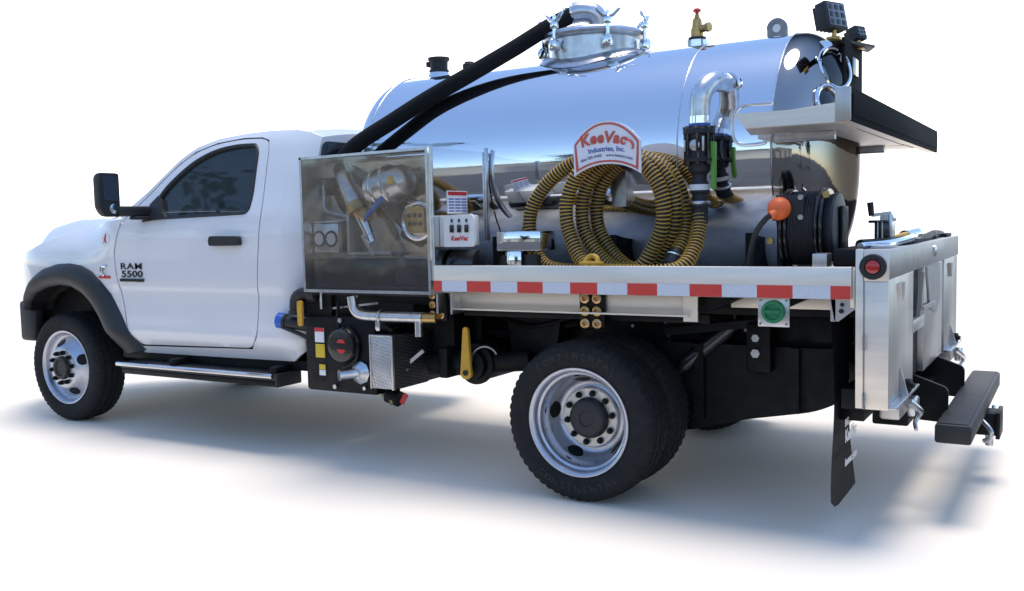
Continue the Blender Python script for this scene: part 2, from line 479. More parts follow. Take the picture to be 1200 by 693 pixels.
HW = smooth_tab([(.30, .86), (.50, .905), (.56, .928), (.62, .958), (.665, .984), (.70, .990), (.76, .982), (.86, .978), (.95, .979), (.978, .981), (.995, .993), (1.08, .998), (1.20, 1.0), (1.36, .994), (1.43, .984), (1.475, .968), (1.60, .925), (1.76, .875), (1.90, .825), (1.96, .79), (2.02, .72)], 2, 3)
def ycab(x, z):
    y = lerp_tab(HW, z)
    if x > 2.22: y -= .085*((x-2.22)/.16)**2.4
    return y
HWF = smooth_tab([(.30, .90), (.55, .94), (.7, .975), (.95, .99), (1.15, 1.0), (1.25, .985), (1.32, .95), (1.38, .90), (1.44, .83), (1.5, .74)], 3, 5)
def yfen(x, z):
    t = min(1, max(0, (x-.25)/.4)); t = t*t*(3-2*t)
    y = lerp_tab(HWF, z)*(1-t)+lerp_tab(HW, z)*t
    if x < -.15: y -= .36*((-.15-x)/.68)**2.1
    return y
ARCH_O = [(-.41, .87), (-.36, .96), (-.26, 1.05), (-.10, 1.125), (.06, 1.158), (.20, 1.163), (.33, 1.148), (.44, 1.105), (.53, 1.035), (.61, .95), (.68, .85), (.75, .75), (.82, .65), (.885, .565)]
ARCH_I = [(-.42, .80), (-.36, .87), (-.25, .935), (-.10, .98), (.06, .998), (.19, .985), (.30, .94), (.39, .87), (.47, .775), (.54, .68), (.61, .59), (.66, .525)]
WSH = [(.56, 1.452), (.66, 1.472), (.74, 1.503), (.83, 1.553), (.96, 1.640), (1.088, 1.742), (1.221, 1.848), (1.355, 1.922), (1.536, 1.970), (1.758, 1.990), (1.942, 1.994), (2.05, 1.992), (2.2, 1.984), (2.31, 1.962), (2.37, 1.93)]
DOOR = [(.872, .607), (1.922, .633), (1.987, .705), (2.022, 1.05), (2.045, 1.265), (2.058, 1.447), (2.036, 1.657), (2.014, 1.86), (1.990, 1.925), (1.925, 1.944), (1.758, 1.950), (1.536, 1.932), (1.355, 1.884), (1.221, 1.808), (1.088, 1.700), (.96, 1.594), (.84, 1.505), (.765, 1.435), (.725, 1.345), (.697, 1.245), (.702, 1.10), (.747, .864), (.78, .70)]
DOORR = round_poly(DOOR, [.03, .04, .05, .1, .1, .1, .1, .06, .04, .06, .1, .1, .1, .1, .1, .1, .1, .06, .06, .06, .1, .1, .08], 4)
WIN = [(1.02, 1.458), (1.944, 1.476), (1.952, 1.58), (1.936, 1.768), (1.925, 1.86), (1.893, 1.905), (1.749, 1.910), (1.6, 1.898), (1.483, 1.872), (1.362, 1.823), (1.25, 1.750), (1.137, 1.660), (1.06, 1.555)]
WINR = round_poly(WIN, [.01, .05, .05, .06, .03, .03, .06, .06, .06, .06, .06, .06, .05], 4)
def off_line(pts, d):
    out = []
    for i, p in enumerate(pts):
        a = Vector(pts[max(0, i-1)]); b = Vector(pts[min(len(pts)-1, i+1)]); t = (b-a).normalized()
        out.append((p[0]+t.y*d, p[1]-t.x*d))
    return out
GAP = off_line(DOOR[:18], .009)
SIDE = [(.855, .548), (1.5, .552), (2.24, .560), (2.335, .63), (2.37, .80), (2.375, 1.4), (2.37, 1.93)] + list(reversed(WSH[2:-1])) + list(reversed(GAP[1:])) + [(.866, .595)]
FENDER = [(.848, .585)] + list(reversed(ARCH_O[:-1])) + [(-.50, .88), (-.59, .95), (-.62, 1.05), (-.62, 1.13), (-.57, 1.185), (-.42, 1.235), (-.291, 1.262), (-.196, 1.297), (-.07, 1.335), (.14, 1.378), (.342, 1.418), (.54, 1.446), (.65, 1.456), (.728, 1.462), (.745, 1.43), (.712, 1.35), (.685, 1.247), (.690, 1.10), (.735, .862), (.768, .69)]
for sd in (-1, 1):
    panel('body_side', SIDE, ycab, PAINT, T, side=sd)
    d = panel('door', DOORR, ycab, PAINT, T, holes=[WINR], side=sd, th=.03)
    panel('window', WINR, lambda x, z: ycab(x, z)-.016, GLASS, d, side=sd, th=.006)
    # rubber seal round the pane
    b = MB(); pts = [(x, sd*(ycab(x, z)-.004), z) for x, z in densify(WINR, .05)]; pts.append(pts[0])
    b.tube(pts, .013, 6, False); b.done('window_seal', BLACKP, d)
    b = MB()
    h = round_poly([(1.655, 1.277), (1.912, 1.277), (1.916, 1.300), (1.910, 1.335), (1.662, 1.338), (1.650, 1.31)], .014, 3)
    b.prism(h, 'y', sd*1.004, sd*1.035); b.done('handle', BLACKP, d)
    f = panel('fender', FENDER, yfen, PAINT, T, side=sd)
    # wheel-arch flare
    ring = ARCH_O + list(reversed(ARCH_I))
    b = MB(); n = len(ARCH_O)
    ai = [tuple(v.to_2d()) for v in resample([Vector((x, z, 0)) for x, z in ARCH_I], .01)[0]]
    ao = [tuple(v.to_2d()) for v in resample([Vector((x, z, 0)) for x, z in ARCH_O], .01)[0]]
    N = 48
    def fl(u, v):
        i = u*(len(ao)-1); j = u*(len(ai)-1)
        o_, i_ = Vector(ao[int(round(i))]), Vector(ai[int(round(j))])
        p = o_.lerp(i_, min(1, max(0, v*1.25-.12)))
        y = yfen(p.x, p.y) + [.0, .022, .044, .052, .050, .042, .0, -.20][min(7, int(round(v*7)))]
        if v > .99: p = i_+ (i_-o_)*.02
        return (p.x, sd*y, p.y)
    b.grid(fl, N, 7); b.done('fender_flare', FLARE, f, ang=60)
    # black wheel-house liner
    b = MB()
    def lin(u, v):
        p = Vector(ai[int(round(u*(len(ai)-1)))]); y = (yfen(p.x, p.y)-.01) if v < .5 else .42
        return (p.x, sd*y, p.y)
    b.grid(lin, 40, 1); b.done('wheel_house', BLACK, T)

# hood
def hood_z(x): return lerp_tab([(-.95, 1.10), (-.80, 1.175), (-.66, 1.222), (-.42, 1.285), (-.24, 1.330), (0, 1.372), (.22, 1.408), (.42, 1.438), (.60, 1.455), (.75, 1.47)], x)
DOME = smooth_tab([(-.98, .02), (-.82, .095), (-.70, .175), (-.58, .205), (-.3, .180), (0, .132), (.3, .085), (.5, .05), (.75, .03)], 2, 5)
def hood_f(u, v):
    t = 2*v-1; x = -.95+(.72+.95)*u
    x2 = x + (.22*abs(t)**2.2)*max(0, 1-u*2.2)
    wid = min(.80, yfen(max(x2, -.72), 1.15)-.03-max(0, -.50-x2)*.25)
    k = 1-min(1, max(0, (abs(t)-.70)/.30)); k = k*k*(3-2*k)
    return (x2, t*wid, hood_z(x2)-.018+lerp_tab(DOME, x2)*k)
b = MB(); b.grid(hood_f, 40, 40); b.done('hood', PAINT, T, ang=50)
# nose: grille, headlights, bumper
b = MB()
prof = [(y, -.93+.36*abs(y/.78)**2.6*.6) for y in [i/10*.62-.62*0 for i in range(-10, 11)]]
b.grid(lambda u, v: (-.915+.20*abs(2*u-1)**2.4, (2*u-1)*.64, .80+.37*v), 20, 4)
g = b.done('grille', BLACKG, T)
b = MB(); b.bar((-.93, 0, .82), (-.93, 0, 1.16), .11, .03); b.bar((-.93, -.5, 1.0), (-.93, .5, 1.0), .03, .10); b.done('grille_cross', CHROME, g)
for sd in (-1, 1):
    b = MB()
    b.grid(lambda u, v: (-.80+.20*u**1.5, sd*(.60+.175*u), .955+.235*v+.03*u), 6, 6)
    hl = b.done('headlight', LENSW, T)
    b = MB(); b.grid(lambda u, v: (-.618+.035*u, sd*(.772+.02*u), .96+.23*v), 3, 4); b.done('turn_lens', AMBER, hl)
b = MB()
def bmp(u, v):
    t = 2*u-1; a = v*2*PI
    return (-1.0+.42*abs(t)**3+.045*math.cos(a), t*.86, .70+.15*math.sin(a)*(1-.12*abs(t)))
b.grid(bmp, 24, 12)
b.box(-.64, -.46, -.88, -.78, .56, .87, .03); b.box(-.64, -.46, .78, .88, .56, .87, .03)
b.done('front_bumper', BLACKP, T, ang=50)
b = MB(); b.grid(lambda u, v: (-.66+.10*u, -.80-.075*u, .885+.022*v), 4, 2); b.done('bumper_trim', CHROME, T)

# windscreen and roof skin
def roof_pt(x, t):
    z0 = lerp_tab(WSH, x); w = ycab(x, z0)-.004; crown = .055*(1-abs(t)**2.6)
    if x > 2.25: crown *= max(0, 1-((x-2.25)/.13)**2*.8)
    dx = -.10*(1-t*t)*max(0, 1-(x-.62)/.85) if x < 1.47 else 0
    return (x+dx, t*w, z0+crown-.002)
b = MB(); b.grid(lambda u, v: roof_pt(1.38+(2.372-1.38)*u, 2*v-1), 26, 24); rf = b.done('roof', PAINT, T, ang=50)
b = MB(); b.grid(lambda u, v: roof_pt(.64+(1.38-.64)*u, 2*v-1), 16, 20); b.done('windscreen', GLASS, T, ang=50)
b = MB(); b.grid(lambda u, v: (.52+.16*u, (2*v-1)*.78, 1.452+.03*u+.03*(1-(2*v-1)**4)), 3, 12); b.done('cowl', BLACKP, T)
# cab back wall with its window
b = MB()
prev = None
zs = [.62, .8, 1.0, 1.2, 1.46, 1.6, 1.72, 1.84, 1.90, 1.93]
b.grid(lambda u, v: (2.372, (2*u-1)*(ycab(2.372, zs[int(round(v*9))])-.002), zs[int(round(v*9))] + (.05*(1-abs(2*u-1)**2.6)*(1 if v > .95 else 0))), 16, 9)
bw = b.done('back_wall', PAINT, T, ang=20)
wp = round_poly([(-.83, 1.50), (.83, 1.50), (.745, 1.905), (-.745, 1.905)], .05)
b = MB(); b.prism(wp, 'x', 2.373, 2.383); b.done('rear_window', WINB, bw)
b = MB(); b.box(2.34, 2.40, -.16, .16, 1.975, 2.0, .008); b.done('brake_light', LENSR, bw)
# interior
b = MB(); b.box(.55, 1.02, -.84, .84, 1.0, 1.44, .06); b.done('dashboard', INTERIOR, T)
b = MB(); b.box(1.55, 1.95, -.80, .80, .75, 1.05, .06); b.box(1.92, 2.10, -.80, .80, 1.0, 1.55, .06)
b.box(1.95, 2.06, -.55, -.25, 1.52, 1.72, .04); b.box(1.95, 2.06, .25, .55, 1.52, 1.72, .04); b.done('bench_seat', INTERIOR, T)
b = MB(); b.torus((1.30, -.42, 1.40), (.9, 0, .45), .19, .016); b.cyl((1.02, -.42, 1.26), (1.30, -.42, 1.40), .03)
b.bar((1.29, -.6, 1.40), (1.29, -.24, 1.40), .03, .02); b.done('steering_wheel', INTERIOR, T)
b = MB(); b.box(.6, 2.36, -.9, .9, .50, .56); b.box(-.6, .6, -.72, .72, .45, .95); b.done('cab_floor', BLACK, T)

# badges on the driver's side
def badge_fn(x, z): return lambda c: Vector((x+c.x*1.75, -(ycab(x, z)+.003+c.z), z+c.y))
join_meshes('model_badge', [text_mesh('RAM', .060, .002, .0, .0004, fn=badge_fn(.862, 1.142), spacing=1.12),
                            text_mesh('5500', .060, .002, .0, .0010, fn=badge_fn(.866, 1.090), spacing=1.05)], BLACKG, T)
b = MB(); b.box(.745, .985, -1.008, -1.0005, 1.040, 1.060); b.done('badge_bar', BLACKG, T)
b = MB(); yb = yfen(.56, 1.1)+.002
b.tube([(.575+.030*math.cos(t), -(yb+.004), 1.112+.032*math.sin(t)) for t in [PI*.3+i*PI*1.4/14 for i in range(15)]], .009, 6)
b.bar((.548, -(yb+.004), 1.098), (.612, -(yb+.004), 1.150), .006, .014)
b.done('engine_badge', CHROME, T)
b = MB(); b.bar((.515, -yfen(.515, 1.07)-.003, 1.068), (.635, -yfen(.635, 1.07)-.003, 1.068), .006, .018); b.done('engine_badge_bar', RED, T)
def ring_poly(cx, cz, rx, rz, n=24): return [(cx+rx*math.cos(2*PI*i/n), cz+rz*math.sin(2*PI*i/n)) for i in range(n)]
dc = panel('fender_decal', ring_poly(.59, 1.335, .055, .048), yfen, DECAL, T, lift=.003, th=.002, step=.015)
def fsurf(poly, name, m, par, lift): return panel(name, poly, yfen, m, par, lift=lift, th=.002, step=.012)
fsurf([(.575, 1.303), (.590, 1.318), (.603, 1.303), (.612, 1.312), (.604, 1.335), (.610, 1.352), (.600, 1.372), (.594, 1.350), (.582, 1.338), (.588, 1.325)], 'decal_flame', RED, dc, .006)

# towing mirrors
def mirror(sd):
    q = lambda x, y, z: (x, sd*y, z)
    b = MB()
    y0, y1 = 1.175, 1.325
    pr = round_poly([(y0, 1.475), (y1-.03, 1.475), (y1, 1.53), (y1, 1.735), (y1-.01, 1.758), (y0, 1.758)], .02, 4)
    rings = []
    for x, k in ((.93, .75), (.945, .90), (.97, .98), (1.0, 1.0), (1.012, .985)):
        rings.append([b.bm.verts.new(q(x, (y0+y1)/2+(y-(y0+y1)/2)*k, 1.63+(z-1.63)*k)) for y, z in pr])
    for r0, r1 in zip(rings, rings[1:]):
        for i in range(len(r0)): b.bm.faces.new((r0[i], r0[(i+1) % len(r0)], r1[(i+1) % len(r0)], r1[i]))
    b.bm.faces.new(rings[0]); b.bm.faces.new(rings[-1])
    m = b.done('wing_mirror', BLACKP, T, ang=45)
    b = MB(); pr2 = round_poly([(y0+.012, 1.575), (y1-.028, 1.585), (y1-.025, 1.738), (y0+.012, 1.738)], .02, 3)
    b.prism([(sd*y, z) for y, z in pr2], 'x', 1.0125, 1.016); b.done('mirror_glass', MIRG, m)
    b = MB(); b.lathe(q(1.0115, y0+.05, 1.528), (1, 0, 0), [(0, .034), (.006, .032), (.010, .02), (.011, 0)], 16); b.done('blind_spot_mirror', MIRG, m)
    b = MB(); b.box(.955, 1.045, min(sd*.95, sd*1.20), max(sd*.95, sd*1.20), 1.478, 1.545, .02)
    b.box(.99, 1.055, min(sd*.95, sd*1.10), max(sd*.95, sd*1.10), 1.455, 1.478, .01); b.done('mirror_arm', BLACKP, m)
    sail = [(.985, 1.440), (1.215, 1.462), (1.165, 1.50), (1.125, 1.585), (1.09, 1.612), (1.03, 1.56)]
    panel('mirror_base', sail, lambda x, z: ycab(x, z)+.014, BLACKP, m, side=sd, th=.03)
    return m
mirror(-1); mirror(1)

# running board
for sd in (-1, 1):
    b = MB()
    b.box(.78, 2.215, min(sd*.86, sd*1.07), max(sd*.86, sd*1.07), .455, .495, .012)
    rb = b.done('running_board', BLACKP, T)
    b = MB(); b.tube([(.76, sd*1.075, .485), (1.4, sd*1.078, .485), (2.20, sd*1.075, .485)], .015, 10); b.done('chrome_edge', CHROME, rb)
    b = MB(); b.box(.79, 2.21, min(sd*1.02, sd*1.066), max(sd*1.02, sd*1.066), .418, .456, .01)
    for x in (1.25, 2.16): b.box(x-.03, x+.03, min(sd*.84, sd*1.03), max(sd*.84, sd*1.03), .45, .535, .01)
    b.done('step_bracket', BLACK, rb)
    b = MB(); b.box(2.215, 2.235, min(sd*.86, sd*1.075), max(sd*.86, sd*1.075), .418, .50, .008); b.done('end_cap', RUBBER, rb)

# ------------------------------------------------------------------ wheels (axis along Y, outer face towards sd)
RT = .398
def tyre_mesh(sd, name, tread=True):
    b = MB(); n = 168
    prof = [(-.098, .262), (-.106, .275), (-.118, .30), (-.124, .335), (-.120, .362), (-.110, .381), (-.100, .390), (-.072, .397), (-.070, .388), (-.058, .388), (-.056, .3985), (-.022, .400), (-.020, .389), (.0, .389),
            (.002, .400), (.022, .400), (.024, .389), (.036, .389), (.038, .3985), (.070, .397), (.100, .390), (.110, .381), (.120, .362), (.124, .335), (.118, .30), (.106, .275), (.098, .262)]
    def md(i, j):
        t = prof[j][0]
        if abs(t) >= .099 and abs(t) <= .1115 and prof[j][1] > .37: return -.006 if i % 3 == 2 else 0.001
        if abs(t) > .036 and prof[j][1] > .39: return -.006 if (i+(1 if t > 0 else 0)) % 3 == 2 else 0
        if abs(t) <= .036 and prof[j][1] > .395: return -.006 if i % 5 == 4 else 0
        return 0
    b.lathe((0, 0, 0), (0, 1, 0), prof, n, caps=False, mod=md)
    return b.mesh(name, 38)
TYM = tyre_mesh(-1, 'tyre')
def ring_holes(b, y, sd, r, rh, n, depth=.02, ph=0.0):
    for i in range(n):
        a = ph+2*PI*i/n
        b.cyl((r*math.cos(a), y, r*math.sin(a)), (r*math.cos(a), y+sd*depth, r*math.sin(a)), rh, 10)
def wheel(name, loc, sd, dished, text=False):
    w = bpy.data.objects.new(name, None); COL.objects.link(w); w.parent = T; w.location = loc; w.empty_display_size = .1
    t = TYM.copy() if not TYM.materials else TYM
    o = bpy.data.objects.new('tyre', TYM); COL.objects.link(o); o.parent = w
    if not TYM.materials: TYM.materials.append(TYRE)
    b = MB(); s = sd
    if dished:   # outer rear: deep dish, disc set inwards
        pr = [(s*.106, .272), (s*.113, .270), (s*.113, .262), (s*.104, .252), (s*.090, .246), (s*.072, .243), (s*.066, .232), (s*.030, .226), (s*.022, .214), (s*-.020, .205), (s*-.050, .195), (s*-.066, .185), (s*-.070, .165), (s*-.066, .150), (s*-.06, .145)]
    else:        # front: disc bulging outwards
        pr = [(s*.106, .272), (s*.113, .270), (s*.113, .262), (s*.104, .252), (s*.088, .246), (s*.072, .242), (s*.062, .232), (s*.058, .222), (s*.070, .205), (s*.094, .180), (s*.118, .160), (s*.128, .148), (s*.130, .140), (s*.130, .05)]
    b.lathe((0, 0, 0), (0, 1, 0), pr, 64, caps=False)
    b.done('rim', RIMM, w, ang=50)
    b = MB()
    if dished:
        nh, rr, hy0, hy1 = 5, .196, -.052, -.018
        # oval hand holes laid on the disc cone
        for i in range(5):
            a = 2*PI*i/5+.5; c = Vector((math.cos(a), 0, math.sin(a))); tn = Vector((-math.sin(a), 0, math.cos(a)))
            ax = Vector((0, s, 0))*.45 - c*.9
            poly = []
            for k in range(20):
                th = 2*PI*k/20; poly.append(c*(.2045+.020*math.sin(th))+tn*(.046*math.cos(th))+Vector((0, s*(-.018+.048*math.sin(th)), 0)))
            top = [b.bm.verts.new(p+ax*.0035) for p in poly]; bot = [b.bm.verts.new(p-ax*.004) for p in poly]
            b.bm.faces.new(top)
            for k in range(20): b.bm.faces.new((top[k], top[(k+1) % 20], bot[(k+1) % 20], bot[k]))
    else:
        for i in range(4):
            a = 2*PI*i/4+.35; c = Vector((math.cos(a), 0, math.sin(a))); tn = Vector((-math.sin(a), 0, math.cos(a)))
            poly = []
            for k in range(20):
                th = 2*PI*k/20; rr = .188+.026*math.sin(th)
                poly.append(c*rr+tn*(.040*math.cos(th))+Vector((0, s*(.088-.030*math.sin(th)+.004), 0)))
            top = [b.bm.verts.new(p) for p in poly]; bot = [b.bm.verts.new(p-Vector((0, s*.02, 0))) for p in poly]
            b.bm.faces.new(top)
            for k in range(20): b.bm.faces.new((top[k], top[(k+1) % 20], bot[(k+1) % 20], bot[k]))
    b.done('hand_holes', BLACK, w)
    if dished:
        b = MB(); b.lathe((0, 0, 0), (0, 1, 0), [(s*-.060, .152), (s*-.036, .151), (s*-.032, .147), (s*-.032, .10), (s*-.05, .098)], 48, caps=False); hub = b.done('hub_ring', RIMG, w)
        b = MB(); b.lathe((0, 0, 0), (0, 1, 0), [(s*-.05, .104), (s*-.012, .102), (s*.0, .098), (s*.012, .088), (s*.016, .078), (s*.016, .04), (s*.01, .036), (s*.01, 0)], 40); b.done('hub', BLACKP, w)
        me = None
        for i in range(10):
            a = 2*PI*i/10+.16
            if me is None:
                b = MB(); b.cyl((0, 0, 0), (0, s*.016, 0), .0165, 6); b.cyl((0, s*.016, 0), (0, s*.028, 0), .010, 8); me = b.mesh('lug_nut', 30); me.materials.append(BLACK)
            n_ = bpy.data.objects.new('lug_nut', me); COL.objects.link(n_); n_.parent = hub; n_.location = (.125*math.cos(a), s*-.032, .125*math.sin(a))
    else:
        b = MB(); b.lathe((0, 0, 0), (0, 1, 0), [(s*.05, .088), (s*.145, .084), (s*.158, .078), (s*.160, .060), (s*.150, .055), (s*.150, 0)], 36); hub = b.done('hub', BLACKP, w)
        me = None
        for i in range(10):
            a = 2*PI*i/10+.16
            if me is None:
                b = MB(); b.cyl((0, 0, 0), (0, s*.020, 0), .0175, 6); b.cyl((0, s*.020, 0), (0, s*.034, 0), .010, 8); me = b.mesh('lug_nut', 30); me.materials.append(BLACK)
            n_ = bpy.data.objects.new('lug_nut', me); COL.objects.link(n_); n_.parent = hub; n_.location = (.112*math.cos(a), s*.130, .112*math.sin(a))
    if text:
        ms = []; R0 = .329
        for word, a0 in (('CONTINENTAL', -PI/2), ('CONTINENTAL', PI/2)):
            Wd = .43; n = len(word)
            for i, ch in enumerate(word):
                u = (i-(n-1)/2)/(n-1)*Wd; ang = a0+ (u/R0)
                if a0 > 0: ang = a0 - u/R0
                def fn(c, ang=ang, up=(1 if a0 > 0 else -1)):
                    rad = Vector((math.cos(ang), 0, math.sin(ang))); tan = Vector((-math.sin(ang), 0, math.cos(ang)))
                    return rad*(R0+up*c.y) + tan*(-up*c.x) + Vector((0, s*(.1222+c.z), 0))
                ms.append(text_mesh(ch, .046, .0022, 0, .0008, fn=fn))
        join_meshes('tyre_lettering', ms, TYREL, w)
    return w
WB = 4.288
wheel('wheel', (0, -.835, RT), -1, False)
wheel('wheel', (0, .835, RT), 1, False)
wheel('wheel', (WB, -1.030, RT), -1, True, True)
wheel('wheel', (WB, 1.030, RT), 1, True)
for sd in (-1, 1):
    w = bpy.data.objects.new('wheel', None); COL.objects.link(w); w.parent = T; w.location = (WB, sd*.745, RT)
    o = bpy.data.objects.new('tyre', TYM); COL.objects.link(o); o.parent = w
    b = MB(); b.lathe((0, 0, 0), (0, 1, 0), [(-.113, .268), (-.1, .25), (-.04, .23), (.04, .23), (.1, .25), (.113, .268)], 48, caps=False); b.done('rim', RIMM, w)

# ------------------------------------------------------------------ chassis
b = MB()
for sd in (-1, 1):
    b.box(-.7, 5.62, min(sd*.40, sd*.43), max(sd*.40, sd*.43), .66, .90, .006)
    b.box(-.7, 5.62, min(sd*.34, sd*.40), max(sd*.34, sd*.40), .66, .675); b.box(-.7, 5.62, min(sd*.34, sd*.40), max(sd*.34, sd*.40), .885, .90)
for x in (-.4, .6, 1.6, 2.7, 3.6, 4.7, 5.55): b.box(x-.04, x+.04, -.40, .40, .69, .87)
fr = b.done('chassis_frame', BLACK, T)
b = MB()
for i in range(28): b.cyl((2.6+i*.105, -.43, .80+.045*((i*7) % 3-1)), (2.6+i*.105, -.437, .80+.045*((i*7) % 3-1)), .009, 8)
b.done('frame_bolts', STEEL, fr)
b = MB(); b.cyl((WB, -.75, RT), (WB, .75, RT), .06); b.ball((WB, 0, RT), .19); b.cyl((2.2, 0, .55), (4.15, 0, .42), .045); b.done('rear_axle', BLACK, T)
b = MB(); b.cyl((0, -.78, .36), (0, .78, .36), .05); b.ball((0, .25, .36), .15); b.done('front_axle', BLACK, T)
for sd in (-1, 1):
    b = MB()
    for k in range(6):
        L = .78-.09*k
        pts = [(WB+L*(t/8), sd*.52, .50+.018*k+.16*(t/8*L/.78)**2+.02) for t in range(-8, 9)]
        for p, q in zip(pts, pts[1:]): b.bar(p, q, .07, .014)
    b.box(WB-.09, WB+.09, sd*.52-.05, sd*.52+.05, .45, .50); b.done('leaf_spring', BLACK, T)
    b = MB(); b.cyl((WB+.10, sd*.60, .42), (WB+.62, sd*.55, .86), .035); b.cyl((WB+.34, sd*.58, .62), (WB+.62, sd*.55, .86), .045); b.done('shock_absorber', BLACKG, T)
# fuel tank behind the axle
b = MB()
pl = round_poly([(4.46, .74), (4.42, .5), (4.47, .285), (4.62, .275), (4.95, .365), (5.30, .43), (5.44, .50), (5.46, .74)], .07, 4)
b.prism(pl, 'y', -.58, .42)
ft = b.done('fuel_tank', BLACK, T, ang=25)
b = MB(); b.bar((4.72, -.60, .36), (4.72, -.60, .74), .03, .05, (1, 0, 0)); b.bar((5.2, -.60, .42), (5.2, -.60, .74), .03, .05, (1, 0, 0)); b.done('tank_strap', BLACK, ft)
b = MB(); b.box(4.98, 5.10, -.66, -.43, .62, .86, .01); b.box(5.02, 5.44, -.52, -.43, .70, .90, .01); b.bar((4.55, -.62, .80), (5.04, -.60, .86), .05, .04); b.done('hanger_bracket', BLACK, T)
b = MB(); b.cyl((5.03, -.66, .79), (5.03, -.675, .79), .020, 6); b.cyl((5.03, -.66, .715), (5.03, -.678, .715), .023, 6); b.cyl((5.42, -.52, .86), (5.42, -.53, .86), .012, 6); b.cyl((4.55, -.62, .86), (4.55, -.635, .86), .016, 8); b.done('hanger_bolts', STEEL, T)

# ------------------------------------------------------------------ flat bed
YB = 1.218
b = MB(); b.box(3.512, 5.588, -YB+.02, YB-.02, 1.055, 1.085, .004); bed = b.done('bed_deck', DECKM, T)
for sd in (-1, 1):
    b = MB()
    b.box(3.510, 5.590, min(sd*1.178, sd*YB), max(sd*1.178, sd*YB), 1.034, 1.168, .006)
    r_ = b.done('bed_rail', ALU, T)
edges = [3.512, 3.564, 3.716, 3.859, 4.012, 4.155, 4.303, 4.446, 4.598, 4.745, 4.898, 5.046, 5.200, 5.352, 5.506, 5.586]
red_me = None
for i in range(15):
    b = MB(); b.box(edges[i], edges[i+1], -YB-.0022, -YB-.0002, 1.036, 1.090)
    b.done('red_stripe' if i % 2 == 0 else 'white_stripe', REDTAPE if i % 2 == 0 else WHITETAPE, bed)
b = MB(); b.box(3.4, 5.58, 1.14, 1.20, .95, 1.03); b.box(5.58, 5.60, -1.2, 1.2, 1.0, 1.16, .004); b.done('bed_crossmember', ALU, T)
# long sub-frame angle under the deck
b = MB(); b.box(3.52, 4.83, -1.005, -.985, .930, 1.034, .003); b.box(3.52, 4.83, -1.06, -.985, .925, .933); b.bar((4.83, -1.02, .90), (4.83, -1.02, 1.03), .012, .07, (1, 0, 0)); b.box(4.83, 4.90, -1.055, -.985, 1.022, 1.033)
b.done('subframe_angle', ALU, T)
b = MB(); b.box(4.95, 5.56, -.80, -.785, .95, 1.034, .003); b.done('subframe_angle', ALU, T)
for x in (5.12, 5.42):
    b = MB(); b.prism([(x-.24, 1.034), (x-.02, 1.034), (x-.22, .945), (x-.24, .945)], 'y', -.96, -.80); b.done('gusset', BLACK, T)
b = MB(); b.box(3.45, 5.56, -.70, -.44, .905, .985, .004); b.box(3.45, 5.56, .44, .70, .905, .985, .004); b.box(2.45, 3.5, -.98, -.44, .94, .985, .004); b.done('sill_beam', BLACK, T)
b = MB(); b.box(3.52, 4.9, -.96, -.95, .885, .928, .004); b.done('sill_lip', BLACK, T)
for x in (3.44, 3.53):
    b = MB(); b.box(x, x+.012, -1.10, -.99, .905, 1.03); b.box(x-.05, x, -1.10, -.99, 1.018, 1.03); b.done('mount_angle', STEEL, T)
# bolted manifold blocks
for cx, cz, s_ in ((4.322, .938, 1.0), (3.40, .945, .85)):
    b = MB(); b.box(cx-.065*s_, cx+.07*s_, -1.035, -1.006, cz-.085, cz+.085, .006); mblk = b.done('junction_block', BLACK, T)
    for ix in (-.03, .035):
        for iz in (-.062, .0, .062):
            b = MB(); b.lathe((cx+ix*s_, -1.035, cz+iz*s_), (0, -1, 0), [(0, .025*s_), (.012, .025*s_), (.016, .018*s_), (.016, .012*s_), (.006, .010*s_), (.006, 0)], 12); b.done('fitting', GOLD if iz else BRASS, mblk)
# green camlock cap on its plate
b = MB(); b.box(5.185, 5.322, -1.155, -1.145, .905, 1.034, .003); gp = b.done('cap_plate', STEEL, T)
b = MB(); b.lathe((5.256, -1.155, .972), (0, -1, 0), [(0, .050), (.022, .050), (.028, .046), (.028, .036), (.018, .034), (.018, 0)], 28); b.bar((5.222, -1.178, .972), (5.29, -1.178, .972), .012, .016); b.done('green_cap', GREEN, gp)
b = MB()
for x in (5.197, 5.310):
    for z in (.918, 1.02): b.cyl((x, -1.155, z), (x, -1.162, z), .006, 8)
b.done('plate_bolts', CHROME, gp)
# rear corner bracket
b = MB(); b.prism([(5.50, 1.034), (5.60, 1.034), (5.60, .995), (5.53, .94), (5.515, .945)], 'y', -1.19, -1.17); b.box(5.50, 5.52, -1.19, -1.05, .94, 1.033); b.box(5.52, 5.62, -1.16, -1.06, .985, 1.0)
cb = b.done('corner_bracket', ALUV, T)
b = MB(); b.cyl((5.545, -1.19, .985), (5.545, -1.20, .985), .011, 6); b.cyl((5.548, -1.19, 1.012), (5.548, -1.20, 1.012), .009, 6); b.done('bracket_bolts', BLACKG, cb)
b = MB(); b.box(5.425, 5.485, -1.19, -1.10, 1.168, 1.222, .003); b.done('stake_pocket', ALUV, T)
b = MB(); b.box(3.512, 5.588, -1.16, -1.14, 1.085, 1.10); b.done('deck_trim', STEEL, T)

